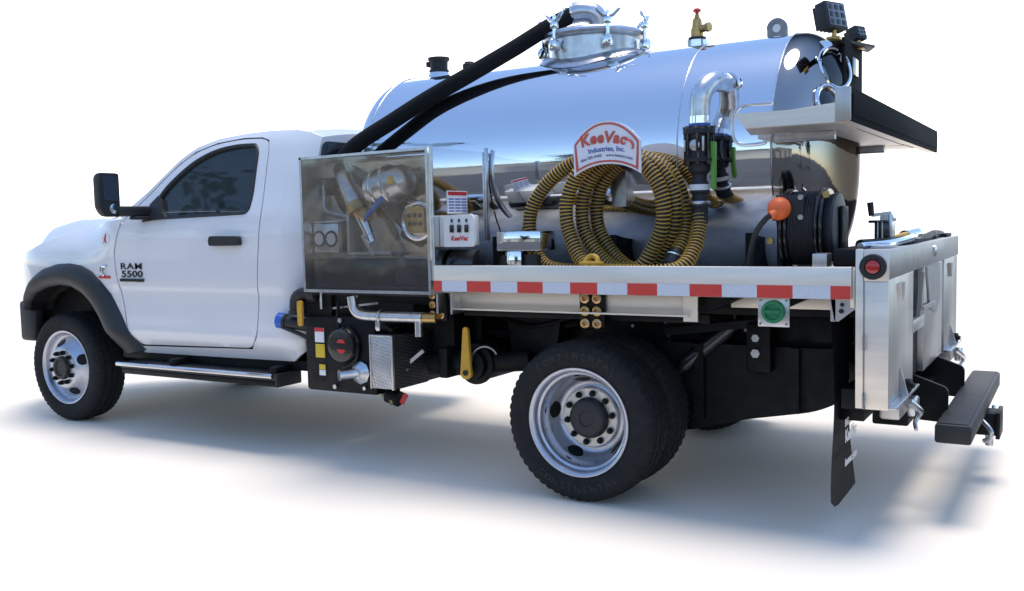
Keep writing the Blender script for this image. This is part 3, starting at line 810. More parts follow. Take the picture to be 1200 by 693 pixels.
# mud flap
b = MB()
def flap(u, v):
    y = -1.19+.36*u; z = 1.03+(.172-.045*(1-abs(u-.22)/.78 if u > .22 else u/.22) - 1.03)*v
    return (5.50+.018*math.sin(v*5+u*2)*v+.02*v, y, z)
b.grid(flap, 6, 14)
bmesh.ops.solidify(b.bm, geom=b.bm.faces[:], thickness=.010)
mf = b.done('mud_flap', FLAPM, T)
def flap_fn(y, z, rot=PI/2): return lambda c: Vector((5.546+c.z, y+c.x, z+c.y))
for tx, sz, zz, bo in (('KeeVac', .075, .44, .002), ('INDUSTRIES', .045, .50, .001), ('keevac.com', .05, .33, .001)):
    join_meshes('flap_lettering', [text_mesh(tx, sz, .0008, 0, bo, fn=flap_fn(-1.0, zz))], DECAL, mf)['kind'] = 'stuff'

# ------------------------------------------------------------------ tank
ZC, TR = 1.70, .64
def head(x0, depth, sgn, n=18, e=.80):
    return [(x0+sgn*depth*math.sin(t), TR*math.cos(t)**e if math.cos(t) > 1e-6 else 0) for t in [PI/2*i/n for i in range(n+1)]]
X0, X1 = 2.60, 5.115
prof = list(reversed(head(X0, .20, -1, 22, .55))) + [(X0+(X1-X0)*i/24, TR) for i in range(1, 24)] + [(X1-.012, TR)]
b = MB(); b.lathe((0, 0, ZC), (1, 0, 0), prof, 144, caps=False)
tank = b.done('tank', MIRROR, T, ang=70)
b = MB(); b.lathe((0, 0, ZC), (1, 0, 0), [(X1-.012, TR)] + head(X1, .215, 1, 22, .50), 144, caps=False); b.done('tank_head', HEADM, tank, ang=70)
for x in (2.615, 4.624, 5.100):
    b = MB(); b.torus((x, 0, ZC), (1, 0, 0), TR, .0045, 120, 6); b.done('weld_seam', STEEL, tank)
for x in (2.85, 3.55, 4.2, 4.95):
    b = MB(); ys = [(-.50, 1.085), (.50, 1.085), (.50, 1.30)] + [(TR*1.002*math.sin(t), ZC-TR*1.002*math.cos(t)) for t in [.85-.17*i for i in range(11)]] + [(-.50, 1.30)]
    b.prism(ys, 'x', x-.02, x+.02); b.done('saddle', BLACK, tank)
# manway
MX = 3.865
b = MB()
n = 48
base = []
def on_tank(x, y, off=0.0): return ZC+math.sqrt(max(0, (TR+off)**2-y*y))
def neck(u, v):
    a = 2*PI*u; r = .272; x = MX+r*math.cos(a); y = r*math.sin(a)
    zb = on_tank(x, y, -.01); return (x, y, zb+(2.455-zb)*v)
b.grid(neck, 56, 4); mw = b.done('manway', STEEL, T)
b = MB()
def skirt(u, v):
    a = 2*PI*u; r = .275+.055*(1-v); x = MX+r*math.cos(a); y = r*math.sin(a)
    return (x, y, on_tank(x, y, .003)+.030*v**.6)
b.grid(skirt, 56, 5); b.done('skirt', STEEL, mw)
b = MB(); b.torus((MX, 0, 2.462), (0, 0, 1), .285, .022, 64, 10)
b.lathe((MX, 0, 2.455), (0, 0, 1), [(0, .285), (.02, .290), (.032, .280), (.045, .24), (.062, .15), (.068, 0)], 56); b.done('lid', STEEL, mw)
def wing_clamp(a):
    cx, cy = MX+.315*math.cos(a), .315*math.sin(a); rd = Vector((math.cos(a), math.sin(a), 0)); tn = Vector((-math.sin(a), math.cos(a), 0))
    b = MB(); c = Vector((cx, cy, 2.47))
    b.cyl(c+Vector((0, 0, -.10)), c+Vector((0, 0, .09)), .011, 8)
    b.box(cx-.026, cx+.026, cy-.026, cy+.026, 2.36, 2.42, .01); b.box(cx-.02, cx+.02, cy-.02, cy+.02, 2.485, 2.525, .008)
    p = c+Vector((0, 0, .055))
    for s in (-1, 1): b.tube([p, p+tn*s*.03+Vector((0, 0, .008)), p+tn*s*.07+Vector((0, 0, .045))], [.014, .012, .010], 8)
    b.torus(c+Vector((0, 0, -.075)), tn, .03, .009, 16, 6)
    b.done('wing_clamp', CHROME, mw)
for a in (-110, -50, 5, 65, 125, -168): wing_clamp(math.radians(a))
# black suction line from the manway elbow down behind the cab
b = MB()
el = [(MX+.02, .03, 2.50), (MX+.02, .02, 2.56), (MX-.0, -.0, 2.605), (MX-.06, -.03, 2.62), (MX-.12, -.05, 2.612)]
b.tube(spline(el, 6), .062, 16); b.torus(Vector(el[0])+Vector((0, 0, .02)), (0, 0, 1), .066, .010); b.done('lid_elbow', STEEL, mw)
b = MB(); b.tube(spline([(MX-.10, -.045, 2.612), (3.65, -.15, 2.535), (3.474, -.28, 2.405), (3.267, -.43, 2.262), (3.025, -.555, 2.118), (2.843, -.65, 1.998), (2.626, -.74, 1.860), (2.52, -.77, 1.74), (2.47, -.78, 1.55)], 8), .048, 16)
b.done('vacuum_hose', MATTE, T, ang=60)
b = MB(); b.torus((MX-.11, -.048, 2.613), (1, .2, .1), .056, .009); b.torus((MX-.15, -.052, 2.607), (1, .25, .2), .056, .008); b.done('hose_clamp', CHROME, T)
# relief valve, vent caps, lifting eye
b = MB(); b.cyl((4.507, 0, 2.33), (4.507, 0, 2.375), .058, 24); rv = b.done('relief_valve', MIRROR, T)
b = MB(); b.cyl((4.507, 0, 2.375), (4.507, 0, 2.392), .050, 24); b.done('valve_collar', BLACKP, rv)
b = MB(); b.lathe((4.507, 0, 2.392), (0, 0, 1), [(0, .036), (.05, .036), (.052, .030), (.10, .026), (.105, .018), (.125, .012), (.125, 0)], 12); b.cyl((4.507, 0, 2.435), (4.585, -.03, 2.437), .022, 12); b.cyl((4.575, -.028, 2.437), (4.592, -.033, 2.437), .027, 8); b.done('valve_body', BRASS, rv)
b = MB(); b.cyl((4.507, 0, 2.515), (4.507, 0, 2.535), .010, 10); b.lathe((4.507, 0, 2.530), (0, 0, 1), [(0, .012), (.006, .024), (.016, .022), (.024, .010), (.024, 0)], 8); b.done('valve_knob', RED, rv)
b = MB(); b.cyl((2.74, 0, 2.32), (2.74, 0, 2.368), .085, 24, r2=.065); vc = b.done('vent_cap', MIRROR, T)
b = MB(); b.lathe((2.74, 0, 2.365), (0, 0, 1), [(0, .058), (.01, .066), (.02, .066), (.024, .058), (.075, .060), (.085, .072), (.10, .072), (.10, 0)], 16); b.box(2.655, 2.685, -.03, .01, 2.41, 2.445, .006); b.done('vent_plug', RUBBER, vc)
b = MB(); b.cyl((2.976, 0, 2.335), (2.976, 0, 2.36), .045, 20); vc = b.done('vent_cap', STEEL, T)
b = MB(); b.lathe((2.976, 0, 2.355), (0, 0, 1), [(0, .034), (.01, .042), (.045, .042), (.052, .030), (.06, .03), (.06, 0)], 14); b.done('vent_plug', RUBBER, vc)
b = MB()
ly = [(4.905, 2.325), (4.905, 2.385)] + [(4.957+.055*math.cos(t), 2.388+.055*math.sin(t)) for t in [PI-PI*i/12 for i in range(13)]] + [(5.012, 2.325)]
b.prism(ly, 'y', -.012, .012); lg = b.done('lifting_eye', DARKST, T)
b = MB(); b.lathe((4.957, -.0125, 2.388), (0, -1, 0), [(0, .022), (.0008, .022), (.0008, 0)], 16); b.done('eye_hole', WHITEP, lg)
b = MB(); b.box(3.42, 3.60, .16, .22, on_tank(3.5, .2)-.01, 2.50, .01); b.done('dark_reflection_block', BLACK, T)  # black block in place of a dark tree reflection behind the manway

# rear head sight glasses
def head_x(y, z): return X1+.215*math.sqrt(max(0, 1-(((y*y+(z-ZC)**2)**.5)/TR)**4))
for y, z, r in ((-.22, 2.095, .105), (-.375, 1.915, .080)):
    hx = head_x(y, z); ax = (1, -.55, .25)
    b = MB(); b.lathe((hx-.05, y, z), ax, [(0, r*.86), (.070, r*.86)], 36, caps=False); b.torus(Vector((hx-.05, y, z))+Vector(ax).normalized()*.072, ax, r, .012, 40, 8); sg = b.done('sight_glass', CHROME, T)
    b = MB(); b.lathe(Vector((hx-.05, y, z))+Vector(ax).normalized()*.062, ax, [(0, r*.97), (.012, r*.5), (.014, 0)], 28, caps=False); b.done('sight_lens', WINB, sg)
# light tower: box column, plate with its cut-out, visor
b = MB(); b.box(5.225, 5.335, -.20, .20, 1.80, 2.262, .004); lt = b.done('light_column', MIRROR, T)
b = MB(); b.box(5.336, 5.352, -.215, .235, 1.80, 2.268, .004); b.done('column_face', MATTE, lt)
b = MB(); b.box(5.353, 5.362, -.05, .085, 2.10, 2.19, .004); b.done('camera_window', LENSD, lt)
b = MB(); b.prism([(5.30, .10), (5.355, -.06), (5.43, .16), (5.37, .30)], 'z', 2.258, 2.270); b.done('visor', FLARE, lt)
def work_light(c, w, h, tilt):
    rot = Matrix.Rotation(math.radians(-25), 3, 'Z') @ Matrix.Rotation(tilt, 3, 'Y')
    b = MB(); c = Vector(c); R_ = rot.to_4x4()
    def rb(x0, x1, y0, y1, z0, z1, bev):
        cc = Vector(((x0+x1)/2, (y0+y1)/2, (z0+z1)/2)); d = (x1-x0, y1-y0, z1-z0); p = c+rot @ cc
        b.box(p.x-d[0]/2, p.x+d[0]/2, p.y-d[1]/2, p.y+d[1]/2, p.z-d[2]/2, p.z+d[2]/2, bev, rot)
    rb(-.035, .03, -w/2, w/2, -h/2, h/2, .008)
    for k in range(5): rb(-.055, -.034, -w/2+.015+k*(w-.03)/4-.003, -w/2+.015+k*(w-.03)/4+.003, -h/2+.01, h/2-.01, 0)
    o = b.done('work_light', BLACKP, T)
    b = MB(); rb(.0295, .033, -w/2+.012, w/2-.012, -h/2+.012, h/2-.012, .003); lo = b.done('light_lens', LENSD, o)
    b = MB()
    for iy in range(3):
        for iz in range(3):
            rb(.0325, .036, (iy-1)*w*.28-w*.09, (iy-1)*w*.28+w*.09, (iz-1)*h*.28-h*.09, (iz-1)*h*.28+h*.09, .002)
    b.done('light_cells', BLACKG, o)
    b = MB(); p = c+rot @ Vector((0, 0, -h/2)); b.cyl(p+Vector((0, 0, .005)), (p.x, p.y, p.z-.035), .012, 10); b.box(p.x-.03, p.x+.03, p.y-.03, p.y+.03, p.z-.045, p.z-.03, .004); b.done('light_foot', BRASS, o)
work_light((5.33, -.40, 2.335), .15, .135, math.radians(-12))
work_light((5.345, .12, 2.330), .085, .075, math.radians(-16))
b = MB(); b.bar((5.33, -.41, 2.235), (5.33, -.20, 2.235), .05, .006); b.done('light_shelf', MATTE, T)

# ------------------------------------------------------------------ hose tray round the back of the tank
def tray_side(sd, x0, x1):
    b = MB()
    ys = sorted((sd*1.055, sd*1.045)); b.prism([(x0+.05, 1.772), (x1, 1.772), (x1, 1.838), (x0, 1.838)], 'y', ys[0], ys[1])
    yo, yi = sd*1.045, sd*.70
    b.prism([(x0+.05, yo), (x1, yo), (x1, yi), (x0-.03, yi)], 'z', 1.770, 1.778)
    ys = sorted((sd*.70, sd*.69)); b.prism([(x0-.03, 1.770), (x1, 1.770), (x1, 1.90), (x0-.03, 1.86)], 'y', ys[0], ys[1])
    return b.done('side_tray', ALU, T)
tray_side(-1, 5.05, 5.50); tray_side(1, 5.05, 5.50)
b = MB()
b.box(5.488, 5.500, -1.05, 1.72, 1.776, 1.914, .003); b.box(5.500, 5.540, -1.05, 1.72, 1.776, 1.784); b.box(5.500, 5.540, -1.05, 1.72, 1.906, 1.914)
rt = b.done('rear_tray', ALU, T)
b = MB(); b.box(5.541, 5.552, -1.052, 1.70, 1.774, 1.916, .004); b.box(5.552, 5.558, -1.03, 1.66, 1.80, 1.89, .003); b.done('rear_tray_face', MATTE, rt)  # black sheet stands in for shade on the aluminium tray's rear side
b = MB(); b.box(5.488, 5.5525, -1.064, -1.053, 1.774, 1.916, .003); b.done('tray_end_plate', ALUV, rt)
b = MB(); b.box(5.20, 5.487, -.68, .70, 1.772, 1.780); b.done('tray_floor', ALU, T)
b = MB(); hp = [(5.20, -.97, 1.882), (5.08, -.96, 1.884), (5.035, -.96, 1.865), (5.015, -.96, 1.81), (5.02, -.96, 1.74), (5.06, -.96, 1.708), (5.16, -.97, 1.708), (5.165, -.97, 1.73)]
b.tube(spline(hp, 6), .008, 8); b.bar((5.165, -.97, 1.70), (5.165, -.97, 1.884), .008, .03); b.done('hoop_guard', STEEL, T)
b = MB()
for sd in (-1, 1): b.box(5.12, 5.40, min(sd*.62, sd*.66), max(sd*.62, sd*.66), 1.73, 1.772, .004)
b.done('tray_bracket', STEEL, T)

# ------------------------------------------------------------------ discharge valve on the tank side
b = MB(); b.tube(spline([(4.865, -.50, 2.035), (4.850, -.62, 2.045), (4.828, -.71, 2.035), (4.805, -.765, 1.985), (4.795, -.775, 1.92), (4.793, -.775, 1.815)], 8), .050, 20)
pe = b.done('discharge_elbow', STEEL, T, ang=60)
b = MB(); b.torus((4.866, -.545, 2.036), (-.1, -1, 0), .056, .012, 28, 8); b.cyl((4.793, -.775, 1.835), (4.793, -.775, 1.87), .054, 24); b.done('pipe_collar', CHROME, pe)
b = MB(); b.cyl((4.793, -.775, 1.823), (4.793, -.775, 1.835), .053, 24); b.done('blue_gasket', BLUE, pe)
b = MB(); c = (4.790, -.775, 0)
b.lathe((4.790, -.775, 1.650), (0, 0, 1), [(0, .074), (.016, .077), (.020, .064), (.03, .058), (.122, .058), (.132, .064), (.136, .077), (.158, .077), (.162, .060), (.172, .055)], 28)
vl = b.done('knife_valve', BLACKP, T)
b = MB()
for i in range(8):
    a = 2*PI*i/8+.2; x, y = 4.790+.068*math.cos(a), -.775+.068*math.sin(a)
    b.cyl((x, y, 1.645), (x, y, 1.818), .0075, 8); b.cyl((x, y, 1.810), (x, y, 1.822), .012, 6); b.cyl((x, y, 1.638), (x, y, 1.652), .012, 6)
b.done('valve_bolts', BLACKG, vl)
b = MB(); b.box(4.740, 4.748, -.853, -.838, 1.70, 1.755, .002); b.lathe((4.79, -.838, 1.73), (0, -1, 0), [(-.02, .026), (.004, .026), (.008, .018), (.008, 0)], 16); b.box(4.828, 4.838, -.845, -.828, 1.70, 1.77, .002); b.done('valve_plate', ALUV, vl)
b = MB(); b.lathe((4.790, -.775, 1.375), (0, 0, 1), [(0, .040), (.055, .040), (.058, .047), (.085, .047), (.09, .036), (.12, .036), (.13, .046), (.15, .050), (.17, .046), (.19, .036), (.215, .036), (.23, .052), (.255, .055), (.28, .05)], 24); cl = b.done('camlock', BLACKP, T)
b = MB(); b.lathe((4.790, -.775, 1.515), (0, 0, 1), [(0, .0505), (.028, .0505)], 24, caps=False); b.done('camlock_label', DECAL, cl)
b = MB(); b.torus((4.790, -.775, 1.455), (0, 0, 1), .045, .010, 24, 8); b.done('camlock_band', STEEL, cl)
b = MB(); b.prism(round_poly([(4.856, 1.515), (4.876, 1.515), (4.878, 1.745), (4.855, 1.745)], .012, 3), 'y', -.80, -.775); b.cyl((4.85, -.775, 1.735), (4.79, -.775, 1.735), .014, 10); b.done('green_handle', LIME, vl)

# ------------------------------------------------------------------ hose hanger with the maker's sign
b = MB()
HX, HZ = 4.31, 1.475
def drum(u, v):
    a = math.radians(25+130*u); return (HX+.19*math.cos(a), -.62-.20*v, HZ+.19*math.sin(a))
b.grid(drum, 24, 4); bmesh.ops.solidify(b.bm, geom=b.bm.faces[:], thickness=.006)
b.box(4.27, 4.35, -.66, -.60, 1.45, 1.66); b.box(4.36, 4.42, -.965, -.62, 1.706, 1.716); hg = b.done('hose_hanger', STEEL, T)
top = [(HX-.188+.0*i, 0) for i in range(1)]
def arch(x0, x1, zs_, zt, n=20):
    return [(x0+(x1-x0)*i/n, zs_+(zt-zs_)*(1-abs(2*i/n-1)**2.2)) for i in range(n+1)]
def sign_poly(g):
    return [(4.389+(x-4.311)*.955, 1.760+(z-1.775)*.945) for x, z in sign_poly0(g)]
def sign_poly0(g):
    t = [(x, z) for x, z in arch(4.122+g, 4.500-g, 1.775-g*.5, 1.884-g)]
    u = [(x, z) for x, z in arch(4.126+g*1.4, 4.500-g*1.4, 1.607+g*2.0, 1.664+g)]
    return t + list(reversed(u))
YS = -.975
b = MB(); b.prism(sign_poly(0), 'y', YS, YS+.010); sg = b.done('sign', SIGNW, hg)
b = MB()
A, B_ = sign_poly(.009), sign_poly(.019)
va = [b.bm.verts.new((x, YS-.001, z)) for x, z in A]; vb = [b.bm.verts.new((x, YS-.001, z)) for x, z in B_]
for i in range(len(A)): k = (i+1) % len(A); b.bm.faces.new((va[i], va[k], vb[k], vb[i]))
r = bmesh.ops.extrude_face_region(b.bm, geom=b.bm.faces[:]); bmesh.ops.translate(b.bm, vec=(0, -.0008, 0), verts=[g for g in r['geom'] if isinstance(g, bmesh.types.BMVert)])
b.done('sign_border', SIGNR, sg)
def arc_fn(cx, cz, R):
    def f(c):
        a = c.x/R; return Vector((cx+(R+c.y)*math.sin(a), YS-.0015-c.z, cz-R+(R+c.y)*math.cos(a)))
    return f
ms = [text_mesh('KeeVac', .075, .0008, .12, .0034, fn=arc_fn(4.372, 1.782, .42), spacing=1.10)]
o = join_meshes('sign_lettering', ms, SIGNR, sg)
b = MB(); tl = spline([(4.488, YS-.0022, 1.766), (4.510, YS-.0022, 1.764), (4.526, YS-.0022, 1.750), (4.532, YS-.0022, 1.730), (4.524, YS-.0022, 1.718)], 5)
b.tube(tl, [.004+.003*math.sin(PI*min(1, i/(len(tl)-1)*1.1)) for i in range(len(tl))], 6); b.done('sign_swoosh', SIGNR, sg)
join_meshes('sign_lettering', [text_mesh('Industries, Inc.', .034, .0008, 0, .0005, fn=arc_fn(4.390, 1.727, .55))], SIGNB, sg)
join_meshes('sign_lettering', [text_mesh('866-789-9440    www.keevac.com', .0205, .0006, 0, .0003, fn=arc_fn(4.390, 1.697, .40))], SIGNG, sg)

# ------------------------------------------------------------------ suction hose (hangs on the truck: its own thing)
def loop(cx, cz, rx, rz, y0, y1, a0, a1, n=14):
    out = []
    for i in range(n+1):
        t = a0+(a1-a0)*i/n
        out.append((cx+rx*math.cos(t), y0+(y1-y0)*i/n, cz+rz*math.sin(t)))
    return out
path = [(4.790, -.775, 1.41), (4.792, -.80, 1.33), (4.792, -.86, 1.24), (4.76, -.95, 1.15), (4.66, -1.01, 1.128)]
path += [(4.50, -1.02, 1.130), (4.36, -1.0, 1.135), (4.24, -.95, 1.17)]
path += loop(4.388, 1.425, .256, .285, -.92, -.87, math.radians(205), math.radians(-40), 11)            # up the left, over the hanger, down the right
path += [(4.52, -.88, 1.145), (4.40, -.86, 1.128), (4.29, -.84, 1.19)]
path += loop(4.425, 1.425, .248, .275, -.83, -.80, math.radians(208), math.radians(-38), 11)
path += [(4.54, -.80, 1.15), (4.44, -.78, 1.13), (4.33, -.75, 1.19)]
path += loop(4.455, 1.425, .238, .265, -.74, -.73, math.radians(208), math.radians(-40), 11)
path += [(4.55, -.76, 1.15), (4.42, -.80, 1.13), (4.22, -.86, 1.125), (4.03, -.88, 1.135), (3.93, -.86, 1.20), (3.875, -.84, 1.32), (3.885, -.83, 1.45), (3.96, -.82, 1.565), (4.08, -.815, 1.655), (4.22, -.81, 1.705), (4.36, -.79, 1.715), (4.50, -.77, 1.69), (4.61, -.745, 1.61), (4.675, -.73, 1.50), (4.70, -.73, 1.38), (4.70, -.77, 1.28), (4.685, -.83, 1.205)]
hose = thing('suction_hose', 'black hose ribbed in yellow, coiled over the hanger under the arched sign', 'hose', (4.4, -.85, 1.095))
pts, L = resample(spline(path, 10), .012)
HB = Vector((4.4, -.85, 1.095)); pts = [p-HB for p in pts]
b = MB(); b.tube(pts, .0335, 12); b.done('hose_wall', HOSEB, hose, ang=60)
# spiral rib
b = MB()
turns = L/.0185; per = 12; N = int(turns*per)
fr_ = []; t0 = (pts[1]-pts[0]).normalized(); u = t0.orthogonal().normalized()
for i, p in enumerate(pts):
    t = (pts[min(i+1, len(pts)-1)]-pts[max(i-1, 0)]).normalized(); u = (u-t*u.dot(t)).normalized(); fr_.append((p, u.copy(), t.cross(u), t))
prev = None
for i in range(N+1):
    f = i/N*(len(fr_)-1); k = min(int(f), len(fr_)-2); w = f-k
    p = fr_[k][0].lerp(fr_[k+1][0], w); uu = fr_[k][1].lerp(fr_[k+1][1], w).normalized(); vv = fr_[k][2].lerp(fr_[k+1][2], w).normalized(); tt = fr_[k][3]
    a = 2*PI*i/per; rd = uu*math.cos(a)+vv*math.sin(a)
    q = [b.bm.verts.new(p+rd*.0320-tt*.0042), b.bm.verts.new(p+rd*.0385-tt*.0026), b.bm.verts.new(p+rd*.0385+tt*.0026), b.bm.verts.new(p+rd*.0320+tt*.0042)]
    if prev:
        for j in range(3): b.bm.faces.new((prev[j], prev[j+1], q[j+1], q[j]))
    prev = q
b.done('yellow_rib', HOSEY, hose, ang=40, recalc=False)
e0, e1 = pts[-1], (pts[-1]-pts[-3]).normalized()
b = MB(); b.cyl(e0-e1*.02, e0+e1*.075, .043, 20, bev=.006); b.cyl(e0+e1*.075, e0+e1*.115, .036, 20); cp = b.done('coupling', BLACKP, hose)
b = MB(); b.torus(e0+e1*.02, e1, .0445, .006, 24, 6); b.done('band_clamp', CHROME, cp)
b = MB(); b.cyl(Vector((4.79, -.775, 1.385))-HB, Vector((4.79, -.782, 1.362))-HB, .042, 20); b.done('hose_cuff', RUBBER, hose)

# yellow tie-down ring on the rail behind the coil
b = MB(); b.torus((4.36, -1.10, 1.182), (0, -1, .5), .032, .013, 24, 8); b.box(4.30, 4.42, -1.12, -1.08, 1.166, 1.185, .008); b.done('tie_down_ring', YELLOW, T)

# ------------------------------------------------------------------ hose reel with its ball stop
b = MB()
cx, cy, cz, R = 5.36, -.92, 1.325, .172
for x in (5.255, 5.275, 5.405, 5.425): b.lathe((x, cy, cz), (1, 0, 0), [(0, R), (.004, R+.004), (.010, R+.004), (.014, R), (.014, .06), (0, .06)], 48)
b.cyl((5.26, cy, cz), (5.43, cy, cz), .07, 24)
rl = b.done('hose_reel', BLACKG, T)
b = MB()
for k in range(10):
    for j in range(4): b.torus((5.296+k*.0115, cy, cz), (1, 0, 0), .09+j*.022, .0095, 40, 5)
b.done('reel_hose', RUBBER, rl)
b = MB(); b.lathe((5.440, cy, cz), (1, 0, 0), [(0, .145), (.03, .155), (.04, .15), (.046, .13), (.048, .05), (.055, .045), (.055, 0)], 48); b.done('spring_case', FLARE, rl)
b = MB(); b.box(5.23, 5.255, cy-.10, cy+.10, 1.087, 1.46, .006); b.box(5.490, 5.505, cy-.06, cy+.06, 1.087, 1.42, .006); b.box(5.22, 5.52, cy-.12, cy+.12, 1.086, 1.10, .004); b.done('reel_stand', BLACK, rl)
b = MB(); b.box(5.222, 5.362, -1.075, -1.055, 1.362, 1.472, .006); b.box(5.225, 5.36, -1.055, -.92, 1.452, 1.468, .004); b.box(5.225, 5.36, -1.055, -.92, 1.364, 1.378, .004); gd = b.done('roller_guide', BLACKP, rl)
b = MB()
for x in (5.236, 5.350):
    for z in (1.375, 1.460): b.cyl((x, -1.075, z), (x, -1.084, z), .012, 10)
b.done('guide_bolts', CHROME, gd)
b = MB()
for x, z in ((5.215, 1.275), (5.455, 1.47)): b.cyl((x, -1.06, z), (x, -1.075, z), .016, 8)
b.done('guide_fitting', BRASS, gd)
b = MB(); b.ball((5.268, -1.115, 1.414), .050, 24); b.cyl((5.268, -1.145, 1.400), (5.245, -1.165, 1.383), .020, 12); b.done('ball_stop', ORANGE, rl)
b = MB(); b.tube(spline([(5.262, -1.15, 1.395), (5.225, -1.165, 1.372), (5.175, -1.15, 1.31), (5.145, -1.12, 1.23), (5.125, -1.09, 1.15), (5.12, -1.05, 1.09)], 8), .0125, 10); b.done('wash_hose', RUBBER, rl)

# ------------------------------------------------------------------ equipment on the front of the bed
b = MB(); b.box(3.80, 4.06, -1.06, -1.045, 1.235, 1.335, .006); b.box(3.86, 3.945, -1.06, -1.045, 1.085, 1.235, .004); b.box(3.80, 4.06, -1.045, -.96, 1.322, 1.335, .004); b.box(4.045, 4.06, -1.045, -.90, 1.235, 1.335, .004); b.box(3.80, 3.815, -1.045, -.90, 1.235, 1.335, .004); b.done('hose_cradle', MIRROR, T)
b = MB(); b.cyl((3.975, -1.0, 1.086), (3.975, -1.0, 1.215), .045, 24); b.cyl((3.825, -1.0, 1.086), (3.825, -1.0, 1.21), .03, 20); b.done('drain_stub', BLACKP, T)
b = MB(); b.lathe((3.50, -1.02, 1.16), (1, .1, 0), [(0, .06), (.01, .085), (.16, .085), (.17, .06), (.17, 0)], 28); b.lathe((3.50, -1.02, 1.16), (-1, -.1, 0), [(0, .06), (.05, .05), (.05, 0)], 20); b.box(3.52, 3.66, -1.06, -.98, 1.086, 1.11, .004); b.done('wash_pump', BLACKG, T)
# polished shield box between cab and tank
b = MB()
def pl_shield(): return [(2.61, 1.030), (3.480, 1.018), (3.480, 1.778), (2.61, 1.770)]
b.prism([(2.61, 1.03), (2.61, 1.77), (2.625, 1.77), (2.625, 1.03)], 'y', -1.215, -1.00)
b.prism([(2.61, 1.755), (3.49, 1.764), (3.49, 1.778), (2.61, 1.77)], 'y', -1.215, -1.02)
b.prism([(2.61, 1.016), (3.49, 1.016), (3.49, 1.032), (2.61, 1.032)], 'y', -1.215, -1.00)
b.prism([(3.476, 1.032), (3.49, 1.032), (3.49, 1.764), (3.476, 1.764)], 'y', -1.215, -1.02)
bx = b.done('equipment_box', STEEL, T)
b = MB(); b.prism([(2.625, 1.032), (3.475, 1.032), (3.475, 1.757), (2.625, 1.757)], 'y', -1.01, -.998); b.done('back_panel', PANELM, bx)
b = MB(); b.box(2.6255, 3.4755, -1.2135, -1.2105, 1.0325, 1.7545); b.done('reflection_sheet', HALF_MIRROR, bx)  # added half-mirror sheet, gives the box front its hazy reflections
# rear-facing wall of the box, cut to the tank
b = MB()
cut = [(-TR*1.012*math.cos(t), ZC+TR*1.012*math.sin(t)) for t in [-.75+i*.09 for i in range(10)]]
b.prism([(-1.213, 1.09), (cut[0][0], 1.09)] + cut + [(-.64, 1.776), (-1.213, 1.776)], 'x', 3.4905, 3.500)
rw = b.done('tank_side_panel', MIRROR, bx)
b = MB(); b.cyl((3.506, -1.205, 1.09), (3.506, -1.205, 1.776), .010, 12); b.box(3.5005, 3.512, -.685, -.655, 1.28, 1.80, .002); b.done('panel_edge', STEEL, bx)
b = MB(); b.box(3.5005, 3.504, -1.06, -.87, 1.435, 1.556, .001); st = b.done('warning_sticker', DECAL, bx)
b = MB(); b.box(3.5042, 3.5052, -1.055, -.875, 1.532, 1.552)
b.done('sticker_header', RED, bx)
b = MB()
for r0 in range(5):
    for c0 in range(3): b.box(3.5042, 3.5050, -1.05+c0*.06, -1.05+c0*.06+.05, 1.445+r0*.016, 1.452+r0*.016)
b.done('sticker_lines', SIGNB, bx)
# switch box
b = MB(); b.box(3.5005, 3.60, -1.14, -.905, 1.262, 1.425, .008); sw = b.done('switch_box', WHITEP, T)
b = MB(); b.prism(round_poly([(3.545, 1.262), (3.720, 1.262), (3.735, 1.285), (3.735, 1.405), (3.715, 1.430), (3.545, 1.425)], .012, 3), 'y', -1.165, -1.143); b.done('switch_plate', WHITEP, sw)
b = MB()
for x in (3.60, 3.645, 3.69): b.box(x-.012, x+.012, -1.175, -1.166, 1.335, 1.375, .004); b.box(x-.005, x+.005, -1.172, -1.1655, 1.388, 1.405, .002)
b.done('rocker_switches', BLACKG, sw)
join_meshes('switch_lettering', [text_mesh('KeeVac', .034, .0006, .15, .001, fn=on_side(3.643, -1.1665, 1.305))], RED, sw)
# plumbing inside the box
YP = -1.10
b = MB(); b.cyl((2.835, YP, 1.655), (2.945, YP-.03, 1.485), .050, 24, r2=.052, bev=.008); b.cyl((2.76, -1.03, 1.70), (2.84, YP, 1.65), .048, 20); b.done('air_pipe', STEEL, bx)
b = MB(); b.cyl((2.935, YP-.03, 1.50), (2.965, YP-.035, 1.455), .060, 20); b.cyl((2.955, YP-.03, 1.465), (3.03, YP-.03, 1.43), .042, 16); b.done('pipe_joint', BRASS, bx)
b = MB(); b.cyl((2.968, YP-.03, 1.45), (3.03, YP-.03, 1.33), .036, 16, r2=.028); b.cyl((3.03, YP-.03, 1.33), (3.05, YP-.03, 1.29), .02, 10); b.bar((3.0, YP-.06, 1.33), (3.08, YP-.06, 1.22), .01, .02); b.done('ball_cock', CHROME, bx)
b = MB(); b.lathe((3.02, -1.08, 1.57), (.93, -.12, .20), [(0, .06), (.02, .094), (.05, .098), (.055, .104), (.075, .104), (.08, .096), (.15, .096), (.155, .104), (.175, .104), (.18, .094), (.26, .082), (.29, .05), (.30, 0)], 36); fl_ = b.done('filter_housing', STEEL, bx)
b = MB(); b.torus((3.09, -1.088, 1.585), (.93, -.12, .20), .104, .006, 36, 6); b.torus((3.17, -1.098, 1.602), (.93, -.12, .20), .104, .006, 36, 6); b.done('filter_clamp', CHROME, fl_)
b = MB(); b.box(3.215, 3.25, -1.197, -1.190, 1.60, 1.64, .001); b.done('filter_tag', LABELY, fl_)
b = MB(); b.bar((3.02, -1.16, 1.42), (3.20, -1.17, 1.56), .02, .022, bev=.004); b.done('blue_handle', BLUE, bx)
